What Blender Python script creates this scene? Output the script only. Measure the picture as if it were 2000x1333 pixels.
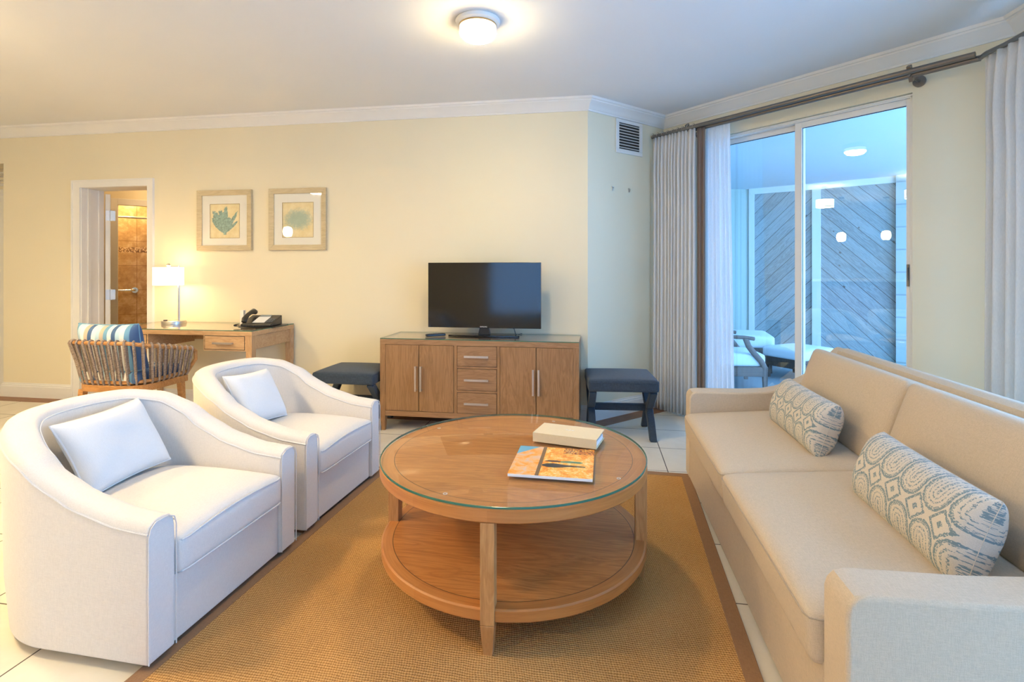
import bpy, bmesh, math, random
from mathutils import Vector, Matrix
random.seed(7)
PI = math.pi
C = bpy.context.scene.collection
for o in list(bpy.data.objects): bpy.data.objects.remove(o)

# ------------------------------------------------------------------ camera
cam_d = bpy.data.cameras.new('camera'); cam = bpy.data.objects.new('camera', cam_d); C.objects.link(cam)
cam.location = (0, 0, 1.23); cam.rotation_euler = (PI/2, 0, 0.158)
cam_d.sensor_width = 36; cam_d.lens = 36*1025/2000
cam_d.shift_y = -(666.5-529)/2000
cam_d.clip_start = .05
bpy.context.scene.camera = cam
# ------------------------------------------------------------------ world + exposure
w = bpy.data.worlds.new('sky'); bpy.context.scene.world = w; w.use_nodes = True
bg = w.node_tree.nodes['Background']; bg.inputs[0].default_value = (.29, .50, 1.0, 1); bg.inputs[1].default_value = 7.2
vs = bpy.context.scene.view_settings
vs.view_transform = 'Standard'; vs.look = 'None'; vs.gamma = 1; vs.exposure = .66; vs.use_curve_mapping = False

def area(name, loc, rot, sx, sy, power, col, portal=False):
    l = bpy.data.lights.new(name, 'AREA'); l.shape = 'RECTANGLE'; l.size = sx; l.size_y = sy; l.energy = power; l.color = col
    if portal: l.cycles.is_portal = True
    o = bpy.data.objects.new(name, l); o.location = loc; o.rotation_euler = rot; C.objects.link(o); return o
def point(name, loc, power, col, r=.03, parent=None):
    l = bpy.data.lights.new(name, 'POINT'); l.energy = power; l.color = col; l.shadow_soft_size = r
    o = bpy.data.objects.new(name, l); o.location = loc; C.objects.link(o)
    if parent: o.parent = parent
    return o
# daylight openings (portals guide the sky light through the real windows)
area('window_portal_right', (2.37, 1.35, 1.15), (0, PI/2, 0), 2.1, 3.3, 1, (1, 1, 1), True)
area('window_portal_front_right', (1.5, -3.12, 1.55), (-PI/2, 0, PI), 1.2, 1.1, 1, (1, 1, 1), True)
area('window_portal_front', (-1.5, -3.12, 1.0), (-PI/2, 0, PI), 1.6, 1.5, 1, (1, 1, 1), True)
WARM = (1, .66, .34)
# ------------------------------------------------------------------ node helpers
class NT:
    def __init__(s, name):
        s.mat = bpy.data.materials.new(name); s.mat.use_nodes = True
        s.t = s.mat.node_tree; s.n = s.t.nodes; s.b = s.n['Principled BSDF']; s.out = s.n['Material Output']
    def new(s, t, **k):
        n = s.n.new(t)
        for a, v in k.items(): setattr(n, a, v)
        return n
    def link(s, a, b): s.t.links.new(a, b)
    def put(s, sock, v):
        if hasattr(v, 'node'): s.link(v, sock)
        else: sock.default_value = v
    def m(s, op, a, b=None, c=None):
        n = s.new('ShaderNodeMath', operation=op)
        s.put(n.inputs[0], a)
        if b is not None: s.put(n.inputs[1], b)
        if c is not None: s.put(n.inputs[2], c)
        return n.outputs[0]
    def coord(s, kind='Object'): return s.new('ShaderNodeTexCoord').outputs[kind]
    def xyz(s, v):
        n = s.new('ShaderNodeSeparateXYZ'); s.link(v, n.inputs[0]); return n.outputs
    def mapv(s, v, sc=(1, 1, 1), rot=(0, 0, 0)):
        n = s.new('ShaderNodeMapping'); s.link(v, n.inputs[0]); n.inputs['Scale'].default_value = sc; n.inputs['Rotation'].default_value = rot
        return n.outputs[0]
    def noise(s, v, scale, detail=3, rough=.5, dist=0):
        n = s.new('ShaderNodeTexNoise'); s.link(v, n.inputs['Vector']); n.inputs['Scale'].default_value = scale
        n.inputs['Detail'].default_value = detail; n.inputs['Roughness'].default_value = rough; n.inputs['Distortion'].default_value = dist
        return n.outputs[0]
    def ramp(s, f, stops, interp='LINEAR'):
        n = s.new('ShaderNodeValToRGB'); s.put(n.inputs[0], f); r = n.color_ramp; r.interpolation = interp
        while len(r.elements) > 1: r.elements.remove(r.elements[-1])
        r.elements[0].position = stops[0][0]; r.elements[0].color = (*stops[0][1], 1)
        for p, c in stops[1:]:
            e = r.elements.new(p); e.color = (*c, 1)
        return n.outputs[0]
    def mix(s, f, a, b):
        n = s.new('ShaderNodeMix', data_type='RGBA'); s.put(n.inputs[0], f)
        for i, v in ((6, a), (7, b)):
            if hasattr(v, 'node'): s.link(v, n.inputs[i])
            else: n.inputs[i].default_value = (*v, 1)
        return n.outputs[2]
    def bump(s, h, strength=.3, dist=.002):
        n = s.new('ShaderNodeBump'); n.inputs['Strength'].default_value = strength; n.inputs['Distance'].default_value = dist
        s.link(h, n.inputs['Height']); s.link(n.outputs[0], s.b.inputs['Normal'])
    def col(s, v):
        if hasattr(v, 'node'): s.link(v, s.b.inputs['Base Color'])
        else: s.b.inputs['Base Color'].default_value = (*v, 1)
    def set(s, **k):
        names = {'rough': 'Roughness', 'metal': 'Metallic', 'sheen': 'Sheen Weight', 'coat': 'Coat Weight', 'spec': 'Specular IOR Level'}
        for a, v in k.items(): s.put(s.b.inputs[names[a]], v)
def lin(*c): return tuple(((x/255+.055)/1.055)**2.4 if x > 10 else x/255/12.92 for x in c)

def plain(name, c, rough=.5, metal=0, var=.05, scale=8, spec=.5):
    t = NT(name); n = t.noise(t.coord(), scale, 3)
    c2 = tuple(x*(1-var) for x in c)
    t.col(t.ramp(n, [(.3, c2), (.7, c)])); t.set(rough=rough, metal=metal, spec=spec); return t.mat
def wall_mat(name, c, rough=.7):
    t = NT(name); v = t.coord(); n = t.noise(v, 1.3, 2)
    t.col(t.ramp(n, [(.3, tuple(x*.975 for x in c)), (.7, c)])); t.set(rough=rough, spec=.3)
    t.bump(t.noise(v, 160, 2), .12, .001); return t.mat
def wood(name, light, dark, axis=0, rough=.42, scale=1.0):
    t = NT(name); v = t.coord()
    sc = [7*scale]*3; sc[axis] = .75*scale
    mv = t.mapv(v, tuple(sc))
    n1 = t.noise(mv, 2.2, 4, .55, 1.1)
    rings = t.m('FRACT', t.m('MULTIPLY', n1, 7.0))
    rings = t.m('ABSOLUTE', t.m('SUBTRACT', rings, .5))
    sf = [160*scale]*3; sf[axis] = 6*scale
    fine = t.noise(t.mapv(v, tuple(sf)), 1.0, 3, .7)
    f = t.m('ADD', t.m('MULTIPLY', rings, .75), t.m('MULTIPLY', fine, .55))
    mid = tuple((a+b)/2 for a, b in zip(light, dark))
    t.col(t.ramp(f, [(.12, dark), (.42, mid), (.75, light)])); t.set(rough=rough); t.bump(fine, .12, .001); return t.mat
def fabric(name, c, freq=700, var=.16, rough=.95, bump=.35, sheen=.15):
    t = NT(name); v = t.coord()
    a = t.noise(t.mapv(v, (freq*.12, freq, freq)), 1, 1); b = t.noise(t.mapv(v, (freq, freq*.12, freq)), 1, 1); d = t.noise(t.mapv(v, (freq, freq, freq*.12)), 1, 1)
    h = t.m('DIVIDE', t.m('ADD', t.m('ADD', a, b), d), 3)
    t.col(t.ramp(h, [(.38, tuple(x*(1-var) for x in c)), (.62, c)])); t.set(rough=rough, sheen=sheen, spec=.2); t.bump(h, bump, .0015); return t.mat

M = {}
M['wall'] = wall_mat('cream_wall_paint', (.80, .715, .52))
M['ceiling'] = wall_mat('ceiling_paint', (.80, .80, .79), .8)
M['trim'] = plain('white_trim_paint', (.80, .78, .73), .38, var=.02)
M['door'] = plain('door_paint', (.78, .76, .70), .35, var=.02)
M['linen'] = fabric('white_linen', (.76, .705, .64), 500, .10)
M['pillow_white'] = fabric('white_cotton', (.77, .76, .74), 600, .05)
M['sofa'] = fabric('beige_weave', (.63, .505, .36), 520, .16, bump=.45)
M['navy'] = fabric('navy_tweed', (.050, .072, .105), 350, .4, bump=.5)
M['navy2'] = M['navy']
M['oak_table'] = wood('oak_table_wood', lin(205, 150, 95), lin(172, 114, 62), 0, .38)
M['oak_leg'] = wood('oak_leg_wood', lin(202, 150, 94), lin(168, 114, 62), 2, .4)
M['cab_v'] = wood('cabinet_oak_vertical', lin(164, 124, 84), lin(130, 94, 58), 2, .45)
M['cab_h'] = wood('cabinet_oak_horizontal', lin(164, 126, 90), lin(132, 96, 62), 0, .45)
M['desk_h'] = wood('desk_oak_horizontal', lin(200, 165, 125), lin(170, 130, 88), 0, .42)
M['desk_v'] = wood('desk_oak_vertical', lin(200, 165, 125), lin(170, 130, 88), 2, .42)
M['teak'] = wood('chair_teak', lin(190, 140, 85), lin(150, 100, 52), 0, .45)
M['darkwood'] = wood('dark_wood', lin(95, 72, 55), lin(60, 44, 34), 2, .5)
M['plinth'] = plain('brown_plinth', lin(120, 88, 58), .6)
M['nickel'] = plain('brushed_nickel', (.62, .59, .54), .32, 1, .05, 60)
M['pull'] = plain('satin_pull_metal', (.60, .53, .47), .42, .85, .06, 60)
M['chrome'] = plain('chrome', (.8, .78, .74), .12, 1, .02)
M['rod'] = plain('bronze_rod_metal', (.22, .20, .18), .38, .75, .1, 30)
M['black'] = plain('black_plastic', (.012, .012, .013), .3, 0, .1)
M['black_gloss'] = plain('black_gloss', (.006, .006, .007), .06, 0, .02)
M['screen'] = plain('tv_screen', (.004, .004, .005), .09, 0, .02)
M['white'] = plain('white_plastic', (.8, .8, .8), .4, 0, .02)
M['paper'] = plain('white_paper', (.85, .84, .82), .6, 0, .03)
M['groove'] = plain('dark_groove', (.03, .022, .015), .8)
M['piping'] = fabric('linen_piping', (.70, .68, .66), 500, .1)
M['sofa_seam'] = fabric('beige_seam', (.47, .38, .28), 520, .16)
def curtain_mat(name, c, trans, alpha=0):
    t = NT(name); v = t.coord(); h = t.noise(t.mapv(v, (500, 500, 60)), 1, 2)
    cc = t.ramp(h, [(.35, tuple(x*.93 for x in c)), (.65, c)])
    d = t.new('ShaderNodeBsdfDiffuse'); t.link(cc, d.inputs[0]); tr = t.new('ShaderNodeBsdfTranslucent'); t.link(cc, tr.inputs[0])
    mx = t.new('ShaderNodeMixShader'); mx.inputs[0].default_value = trans; t.link(d.outputs[0], mx.inputs[1]); t.link(tr.outputs[0], mx.inputs[2])
    o = mx.outputs[0]
    if alpha:
        tp = t.new('ShaderNodeBsdfTransparent'); m2 = t.new('ShaderNodeMixShader'); m2.inputs[0].default_value = alpha
        t.link(o, m2.inputs[1]); t.link(tp.outputs[0], m2.inputs[2]); o = m2.outputs[0]
    t.link(o, t.out.inputs[0]); return t.mat
M['curtain'] = curtain_mat('curtain_fabric', (.86, .84, .81), .22)
M['taupe'] = curtain_mat('taupe_lining', (.26, .20, .17), .1)
M['sheer'] = curtain_mat('sheer_voile', (.92, .93, .95), .45, .12)
def glass_mat(name, tint, base=.03, k=1.0):
    t = NT(name); tp = t.new('ShaderNodeBsdfTransparent'); tp.inputs[0].default_value = (*tint, 1)
    g = t.new('ShaderNodeBsdfGlossy'); g.inputs['Roughness'].default_value = 0.0; g.inputs[0].default_value = (1, 1, 1, 1)
    ge = t.new('ShaderNodeNewGeometry'); dt = t.new('ShaderNodeVectorMath', operation='DOT_PRODUCT')
    t.link(ge.outputs['Normal'], dt.inputs[0]); t.link(ge.outputs['Incoming'], dt.inputs[1])
    ca = t.m('SUBTRACT', 1, t.m('MINIMUM', t.m('ABSOLUTE', dt.outputs['Value']), 1)); fr_ = t.m('MULTIPLY_ADD', t.m('POWER', ca, 5), .96, .04)
    n = t.noise(t.coord(), 3, 1)      # faint smears
    fac = t.m('MULTIPLY', t.m('ADD', fr_, t.m('MULTIPLY', n, base)), k)
    mx = t.new('ShaderNodeMixShader'); t.link(fac, mx.inputs[0]); t.link(tp.outputs[0], mx.inputs[1]); t.link(g.outputs[0], mx.inputs[2])
    t.link(mx.outputs[0], t.out.inputs[0]); return t.mat
M['glass'] = glass_mat('door_glass', (.84, .98, .98), .05)
M['glass_top'] = glass_mat('table_glass', (.98, .995, .985), .01, .45)
M['glass_top2'] = glass_mat('cabinet_glass', (.98, .995, .985), .03, 1.0)
M['glass_edge'] = plain('glass_edge_green', (.035, .15, .10), .12, 0, .1)
M['pic_glass'] = glass_mat('picture_glass', (1, 1, 1), .01)
def emit(name, c, strength, base=(.8, .8, .8)):
    t = NT(name); t.col(base); t.b.inputs['Emission Color'].default_value = (*c, 1)
    n = t.noise(t.coord(), 5, 1); t.put(t.b.inputs['Emission Strength'], t.m('MULTIPLY_ADD', n, strength*.02, strength)); return t.mat
# tile floor
def tile_floor():
    t = NT('cream_floor_tile'); x, y, z = t.xyz(t.coord())
    fx = t.m('FRACT', t.m('DIVIDE', t.m('SUBTRACT', x, .437-44.35), .4435)); fy = t.m('FRACT', t.m('DIVIDE', t.m('SUBTRACT', y, 4.182-42.75), .4275))
    ix = t.m('FLOOR', t.m('DIVIDE', t.m('SUBTRACT', x, .437-44.35), .4435)); iy = t.m('FLOOR', t.m('DIVIDE', t.m('SUBTRACT', y, 4.182-42.75), .4275))
    dx = t.m('MINIMUM', fx, t.m('SUBTRACT', 1, fx)); dy = t.m('MINIMUM', fy, t.m('SUBTRACT', 1, fy))
    d = t.m('MINIMUM', dx, dy)
    g = t.m('LESS_THAN', d, .0065)
    cmb = t.new('ShaderNodeCombineXYZ'); t.link(ix, cmb.inputs[0]); t.link(iy, cmb.inputs[1])
    wn = t.new('ShaderNodeTexWhiteNoise'); t.link(cmb.outputs[0], wn.inputs[0])
    cloud = t.noise(t.coord(), 5, 4, .6, .4)
    f = t.m('ADD', t.m('MULTIPLY', wn.outputs[0], .25), t.m('MULTIPLY', cloud, .75))
    c = t.ramp(f, [(.25, (.66, .60, .49)), (.7, (.76, .71, .61))])
    t.col(t.mix(g, c, (.10, .08, .06)))
    t.set(rough=t.m('MULTIPLY_ADD', g, .5, .28))
    t.bump(t.m('MINIMUM', d, .012), .5, .1); return t.mat
M['tile'] = tile_floor()
M['strip'] = wood('brown_border_tile', lin(150, 105, 72), lin(110, 72, 48), 0, .45)
def sisal():
    t = NT('sisal_weave'); v = t.coord(); x, y, z = t.xyz(v)
    wob = t.noise(v, 14, 3)
    k = 2*PI/.0095
    xx = t.m('ADD', x, t.m('MULTIPLY', wob, .012)); yy = t.m('ADD', y, t.m('MULTIPLY', wob, .012))
    row = t.m('SINE', t.m('MULTIPLY', yy, k))
    st = t.m('SINE', t.m('MULTIPLY_ADD', xx, k*1.15, t.m('MULTIPLY', t.m('FLOOR', t.m('DIVIDE', yy, .0095)), 1.7)))
    h = t.m('MULTIPLY_ADD', row, .30, t.m('MULTIPLY_ADD', st, .2, .5))
    nz = t.noise(t.mapv(v, (.55, 1.6, 1)), 190, 4, .75); big = t.noise(v, 2.2, 3)
    f = t.m('ADD', t.m('MULTIPLY', h, .34), t.m('ADD', t.m('MULTIPLY', nz, .56), t.m('MULTIPLY', big, .16)))
    t.col(t.ramp(f, [(.28, lin(116, 78, 38)), (.5, lin(184, 134, 74)), (.72, lin(222, 178, 116))])); t.set(rough=.9, spec=.2)
    t.bump(h, .7, .004); return t.mat
M['sisal'] = sisal()
M['binding'] = fabric('rug_binding', lin(150, 112, 76), 400, .2)
# round table top with inlay ring and segmented rim
def round_top(name, r_in):
    t = NT(name); v = t.coord(); x, y, z = t.xyz(v)
    r = t.m('SQRT', t.m('ADD', t.m('MULTIPLY', x, x), t.m('MULTIPLY', y, y))); a = t.m('ARCTAN2', y, x)
    mv = t.mapv(v, (.75, 7, 7)); n1 = t.noise(mv, 2.0, 4, .55, 1.2)
    ri = t.m('ABSOLUTE', t.m('SUBTRACT', t.m('FRACT', t.m('MULTIPLY', n1, 7.0)), .5))
    fine = t.noise(t.mapv(v, (6, 160, 160)), 1, 3, .7)
    f1 = t.m('ADD', t.m('MULTIPLY', ri, .6), t.m('MULTIPLY', fine, .6))
    cmb = t.new('ShaderNodeCombineXYZ'); t.link(t.m('MULTIPLY', a, .4), cmb.inputs[0]); t.link(t.m('MULTIPLY', r, 16), cmb.inputs[1]); t.link(t.m('MULTIPLY', z, 14), cmb.inputs[2])
    n2 = t.noise(cmb.outputs[0], 4, 4, .6, .8)
    seg = t.m('FLOOR', t.m('MULTIPLY', a, 12/(2*PI)))
    wn = t.new('ShaderNodeTexWhiteNoise', noise_dimensions='1D'); t.link(seg, wn.inputs[1])
    f2 = t.m('ADD', t.m('MULTIPLY', n2, .75), t.m('MULTIPLY', wn.outputs[0], .3))
    outer = t.m('GREATER_THAN', r, r_in)
    f = t.m('ADD', t.m('MULTIPLY', f1, t.m('SUBTRACT', 1, outer)), t.m('MULTIPLY', f2, outer))
    c = t.ramp(f, [(.12, lin(156, 94, 44)), (.45, lin(188, 122, 62)), (.8, lin(210, 146, 82))])
    ring = t.m('LESS_THAN', t.m('ABSOLUTE', t.m('SUBTRACT', r, r_in)), .0014)
    t.col(t.mix(ring, c, lin(95, 62, 34))); t.set(rough=.4); return t.mat
M['round_top'] = round_top('oak_round_top', .482)
M['round_shelf'] = round_top('oak_round_shelf', .488)
# patterned lumbar pillow
def ikat():
    t = NT('patterned_lumbar_fabric'); u, v, _ = t.xyz(t.coord('UV'))
    nzv = t.noise(t.mapv(t.coord('UV'), (60, 26, 1)), 1, 2, .6); wob = t.m('MULTIPLY', t.m('SUBTRACT', nzv, .5), .09)
    uu = t.m('ADD', t.m('MULTIPLY', u, 5.0), wob)
    px = t.m('ABSOLUTE', t.m('SUBTRACT', t.m('FRACT', uu), .5))             # 0 at diamond centre, .5 between
    py = t.m('ADD', t.m('ABSOLUTE', t.m('MULTIPLY', t.m('SUBTRACT', v, .5), 2.3)), wob)
    dia = t.m('ADD', t.m('MULTIPLY', px, 1.0), t.m('MULTIPLY', py, 1.0))
    l1 = t.m('LESS_THAN', t.m('ABSOLUTE', t.m('SUBTRACT', dia, .36)), .05)
    dot = t.m('LESS_THAN', dia, .10)
    qx = t.m('SUBTRACT', .5, px); qy = t.m('MAXIMUM', t.m('SUBTRACT', .62, py), 0)
    q = t.m('SQRT', t.m('ADD', t.m('MULTIPLY', qx, qx), t.m('MULTIPLY', qy, qy)))
    thick = t.m('LESS_THAN', t.m('ABSOLUTE', t.m('SUBTRACT', q, .44)), .035)
    inside = t.m('LESS_THAN', q, .40)
    bands = t.m('LESS_THAN', t.m('FRACT', t.m('MULTIPLY', q, 8.5)), .38)
    broken = t.m('GREATER_THAN', t.noise(t.mapv(t.coord('UV'), (110, 55, 1)), 1, 2, .7), .50)
    arches = t.m('MULTIPLY', t.m('MULTIPLY', inside, bands), broken)
    rough = t.m('GREATER_THAN', t.noise(t.mapv(t.coord('UV'), (190, 60, 1)), 1, 1), .40)
    solid = t.m('MULTIPLY', t.m('MAXIMUM', t.m('MAXIMUM', t.m('MULTIPLY', l1, t.m('SUBTRACT', 1, inside)), dot), thick), rough)
    f = t.m('MAXIMUM', solid, arches)
    weave = t.noise(t.coord(), 600, 1)
    t.col(t.mix(f, t.ramp(weave, [(.3, (.60, .53, .43)), (.7, (.70, .63, .53))]), (.20, .27, .29)))
    t.set(rough=.95, spec=.15, sheen=.1); t.bump(t.m('ADD', weave, t.m('MULTIPLY', f, .6)), .4, .0015); return t.mat
M['ikat'] = ikat()
def stripes():
    t = NT('blue_striped_fabric'); u, v, _ = t.xyz(t.coord('UV'))
    w_, n_, b_, tn, lb = (.78, .76, .72), (.07, .13, .26), (.16, .33, .48), (.50, .42, .32), (.42, .58, .68)
    seq = [b_, lb, w_, tn, n_, w_, lb, tn, b_, w_, n_, lb, w_, b_, n_]
    t.col(t.ramp(u, [(i/len(seq), c) for i, c in enumerate(seq)], 'CONSTANT')); t.set(rough=.9, spec=.2)
    t.bump(t.noise(t.coord(), 500, 1), .3, .001); return t.mat
M['stripes'] = stripes()
def rope():
    t = NT('grey_brown_rope'); v = t.coord(); x, y, z = t.xyz(v)
    s = t.m('SINE', t.m('MULTIPLY', t.m('ADD', z, t.m('MULTIPLY', x, .6)), 900))
    n = t.noise(v, 90, 3)
    t.col(t.ramp(t.m('MULTIPLY_ADD', s, .2, n), [(.25, lin(108, 92, 82)), (.75, lin(170, 152, 136))])); t.set(rough=.8); t.bump(s, .3, .001); return t.mat
M['rope'] = rope()
def boards():
    t = NT('weathered_diagonal_boards'); x, y, z = t.xyz(t.coord('UV'))
    # uv in metres; v axis along board, u across
    iu = t.m('FLOOR', t.m('DIVIDE', x, .14)); fu = t.m('FRACT', t.m('DIVIDE', x, .14))
    wn = t.new('ShaderNodeTexWhiteNoise', noise_dimensions='1D'); t.link(iu, wn.inputs[1])
    cmb = t.new('ShaderNodeCombineXYZ'); t.link(t.m('MULTIPLY', x, 10), cmb.inputs[0]); t.link(t.m('MULTIPLY', y, .8), cmb.inputs[1]); t.link(t.m('MULTIPLY', iu, 3.7), cmb.inputs[2])
    g = t.noise(cmb.outputs[0], 2.5, 4, .6, 1.2); gr = t.m('ABSOLUTE', t.m('SUBTRACT', t.m('FRACT', t.m('MULTIPLY', g, 6)), .5))
    vor = t.new('ShaderNodeTexVoronoi'); t.link(t.mapv(t.coord('UV'), (5, 3.5, 1)), vor.inputs['Vector']); vor.inputs['Scale'].default_value = 1
    knot = t.m('LESS_THAN', vor.outputs[0], .07)
    f = t.m('ADD', t.m('MULTIPLY', gr, .8), t.m('MULTIPLY', wn.outputs[0], .28))
    c = t.ramp(f, [(.1, (.23, .26, .25)), (.4, (.32, .37, .36)), (.8, (.42, .47, .46))])
    gap = t.m('LESS_THAN', fu, .045)
    t.col(t.mix(gap, t.mix(knot, c, (.16, .13, .11)), (.07, .06, .05))); t.set(rough=.8); return t.mat
M['boards'] = boards()
def siding(name, c, pitch, axis):
    t = NT(name); co = t.xyz(t.coord()); f = t.m('FRACT', t.m('DIVIDE', co[axis], pitch))
    t.col(t.mix(t.m('LESS_THAN', f, .07), c, tuple(x*.72 for x in c))); t.set(rough=.6); t.bump(t.m('MINIMUM', f, .1), .5, .05); return t.mat
M['pale_groove'] = siding('pale_green_panelling', (.44, .50, .42), .09, 0)
M['pale_siding'] = siding('pale_siding', (.42, .47, .43), .30, 2)
M['porch_ceiling'] = plain('porch_ceiling_paint', (.66, .70, .72), .7, var=.02)
M['porch_floor'] = plain('porch_floor_deck', (.30, .33, .34), .6)
M['cushion_out'] = fabric('outdoor_cushion', (.74, .76, .78), 500, .05)
M['wicker'] = wood('outdoor_brown_frame', lin(110, 88, 74), lin(70, 54, 46), 0, .5)
def bath_tile():
    t = NT('travertine_tile'); v = t.coord(); x, y, z = t.xyz(v)
    fx = t.m('FRACT', t.m('DIVIDE', t.m('ADD', x, 10), .33)); fz = t.m('FRACT', t.m('DIVIDE', t.m('ADD', z, 9.92), .33))
    d = t.m('MINIMUM', t.m('MINIMUM', fx, t.m('SUBTRACT', 1, fx)), t.m('MINIMUM', fz, t.m('SUBTRACT', 1, fz)))
    cl = t.noise(v, 9, 7, .7, .35)
    c = t.ramp(cl, [(.3, lin(160, 128, 88)), (.5, lin(192, 160, 116)), (.72, lin(226, 202, 166))])
    c = t.mix(t.m('LESS_THAN', d, .008), c, lin(140, 105, 66))
    band = t.m('LESS_THAN', t.m('ABSOLUTE', t.m('SUBTRACT', z, 1.51)), .035)
    vor = t.new('ShaderNodeTexVoronoi', distance='CHEBYCHEV'); t.link(v, vor.inputs['Vector']); vor.inputs['Scale'].default_value = 80; vor.inputs['Randomness'].default_value = 0.0
    mz = t.ramp(t.xyz(vor.outputs['Color'])[0], [(0, lin(120, 92, 66)), (.35, lin(165, 130, 92)), (.65, lin(222, 196, 158))], 'CONSTANT')
    t.col(t.mix(band, c, mz)); t.set(rough=.25); return t.mat
M['bath_tile'] = bath_tile()

# ------------------------------------------------------------------ mesh helpers
class MB:
    def __init__(s): s.v = []; s.f = []; s.mi = []; s.uv = None; s.ident = None
    def add(s, vs_, fs, mi=0):
        o = len(s.v); s.v += [tuple(p) for p in vs_]; s.f += [tuple(i+o for i in f) for f in fs]; s.mi += [mi]*len(fs); return s
    def box(s, x0, x1, y0, y1, z0, z1, mi=0, mat=None):
        vs_ = [Vector(p) for p in ((x0, y0, z0), (x1, y0, z0), (x1, y1, z0), (x0, y1, z0), (x0, y0, z1), (x1, y0, z1), (x1, y1, z1), (x0, y1, z1))]
        if mat: vs_ = [mat @ p for p in vs_]
        return s.add(vs_, [(0, 3, 2, 1), (4, 5, 6, 7), (0, 1, 5, 4), (1, 2, 6, 5), (2, 3, 7, 6), (3, 0, 4, 7)], mi)
    def bar(s, p0, p1, wx, wy, wx1=None, wy1=None, up=(0, 0, 1), mi=0):
        p0 = Vector(p0); p1 = Vector(p1); d = (p1-p0).normalized(); up = Vector(up)
        if abs(d.dot(up)) > .99: up = Vector((0, 1, 0))
        a = d.cross(up).normalized(); b = a.cross(d).normalized(); wx1 = wx if wx1 is None else wx1; wy1 = wy if wy1 is None else wy1
        vs_ = []
        for p, hx, hy in ((p0, wx/2, wy/2), (p1, wx1/2, wy1/2)):
            vs_ += [p-a*hx-b*hy, p+a*hx-b*hy, p+a*hx+b*hy, p-a*hx+b*hy]
        return s.add(vs_, [(0, 3, 2, 1), (4, 5, 6, 7), (0, 1, 5, 4), (1, 2, 6, 5), (2, 3, 7, 6), (3, 0, 4, 7)], mi)
    def tube(s, pts, r, n=10, closed=False, mi=0, caps=True, flat=1.0):
        pts = [Vector(p) for p in pts]; N = len(pts); vs_ = []; prev = None
        for i, p in enumerate(pts):
            if closed: d = pts[(i+1) % N]-pts[i-1]
            else: d = pts[min(i+1, N-1)]-pts[max(i-1, 0)]
            d.normalize()
            if prev is None:
                up = Vector((0, 0, 1)) if abs(d.z) < .9 else Vector((1, 0, 0)); a = d.cross(up).normalized()
            else: a = (prev-d*prev.dot(d)).normalized()
            prev = a; b = d.cross(a); rr = r[i] if isinstance(r, (list, tuple)) else r
            for k in range(n):
                t = 2*PI*k/n; vs_.append(p+a*math.cos(t)*rr+b*math.sin(t)*rr*flat)
        fs = []
        for i in range(N if closed else N-1):
            j = (i+1) % N
            for k in range(n):
                k2 = (k+1) % n; fs.append((i*n+k, i*n+k2, j*n+k2, j*n+k))
        if not closed and caps: fs += [tuple(range(n-1, -1, -1)), tuple((N-1)*n+k for k in range(n))]
        return s.add(vs_, fs, mi)
    def cyl(s, p0, p1, r, r1=None, n=24, mi=0): return s.tube([p0, p1], [r, r if r1 is None else r1], n, mi=mi)
    def lathe(s, prof, c=(0, 0, 0), n=48, mi=0, cap=True):
        vs_ = []; fs = []; K = len(prof)
        for i in range(n):
            a = 2*PI*i/n
            for r, z in prof: vs_.append((c[0]+r*math.cos(a), c[1]+r*math.sin(a), c[2]+z))
        for i in range(n):
            j = (i+1) % n
            for k in range(K-1): fs.append((i*K+k, j*K+k, j*K+k+1, i*K+k+1))
        if cap:
            if prof[0][0] > 1e-6: fs.append(tuple(i*K for i in range(n-1, -1, -1)))
            if prof[-1][0] > 1e-6: fs.append(tuple(i*K+K-1 for i in range(n)))
        return s.add(vs_, fs, mi)
    def prism(s, poly, z0, z1, mi=0, mat=None):
        n = len(poly); vs_ = [Vector((x, y, z0)) for x, y in poly]+[Vector((x, y, z1)) for x, y in poly]
        if mat: vs_ = [mat @ p for p in vs_]
        return s.add(vs_, [tuple(range(n-1, -1, -1)), tuple(range(n, 2*n))]+[(i, (i+1) % n, n+(i+1) % n, n+i) for i in range(n)], mi)
    def sweep(s, path, prof, closed_prof=True, mi=0):
        """sweep (offset-to-the-right, z) profile along an xy path with mitred corners"""
        P = [Vector(p) for p in path]; N = len(P); vs_ = []
        for i in range(N):
            ns = []
            if i > 0: d = (P[i]-P[i-1]).normalized(); ns.append(Vector((d.y, -d.x)))
            if i < N-1: d = (P[i+1]-P[i]).normalized(); ns.append(Vector((d.y, -d.x)))
            m = ns[0] if len(ns) == 1 else (ns[0]+ns[1])/(1+ns[0].dot(ns[1]))
            for o, z in prof: q = P[i]+m*o; vs_.append((q.x, q.y, z))
        K = len(prof); fs = []
        for i in range(N-1):
            for k in range(K if closed_prof else K-1):
                k2 = (k+1) % K; fs.append((i*K+k, i*K+k2, (i+1)*K+k2, (i+1)*K+k))
        fs += [tuple(range(K)), tuple((N-1)*K+k for k in range(K-1, -1, -1))]
        return s.add(vs_, fs, mi)
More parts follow.
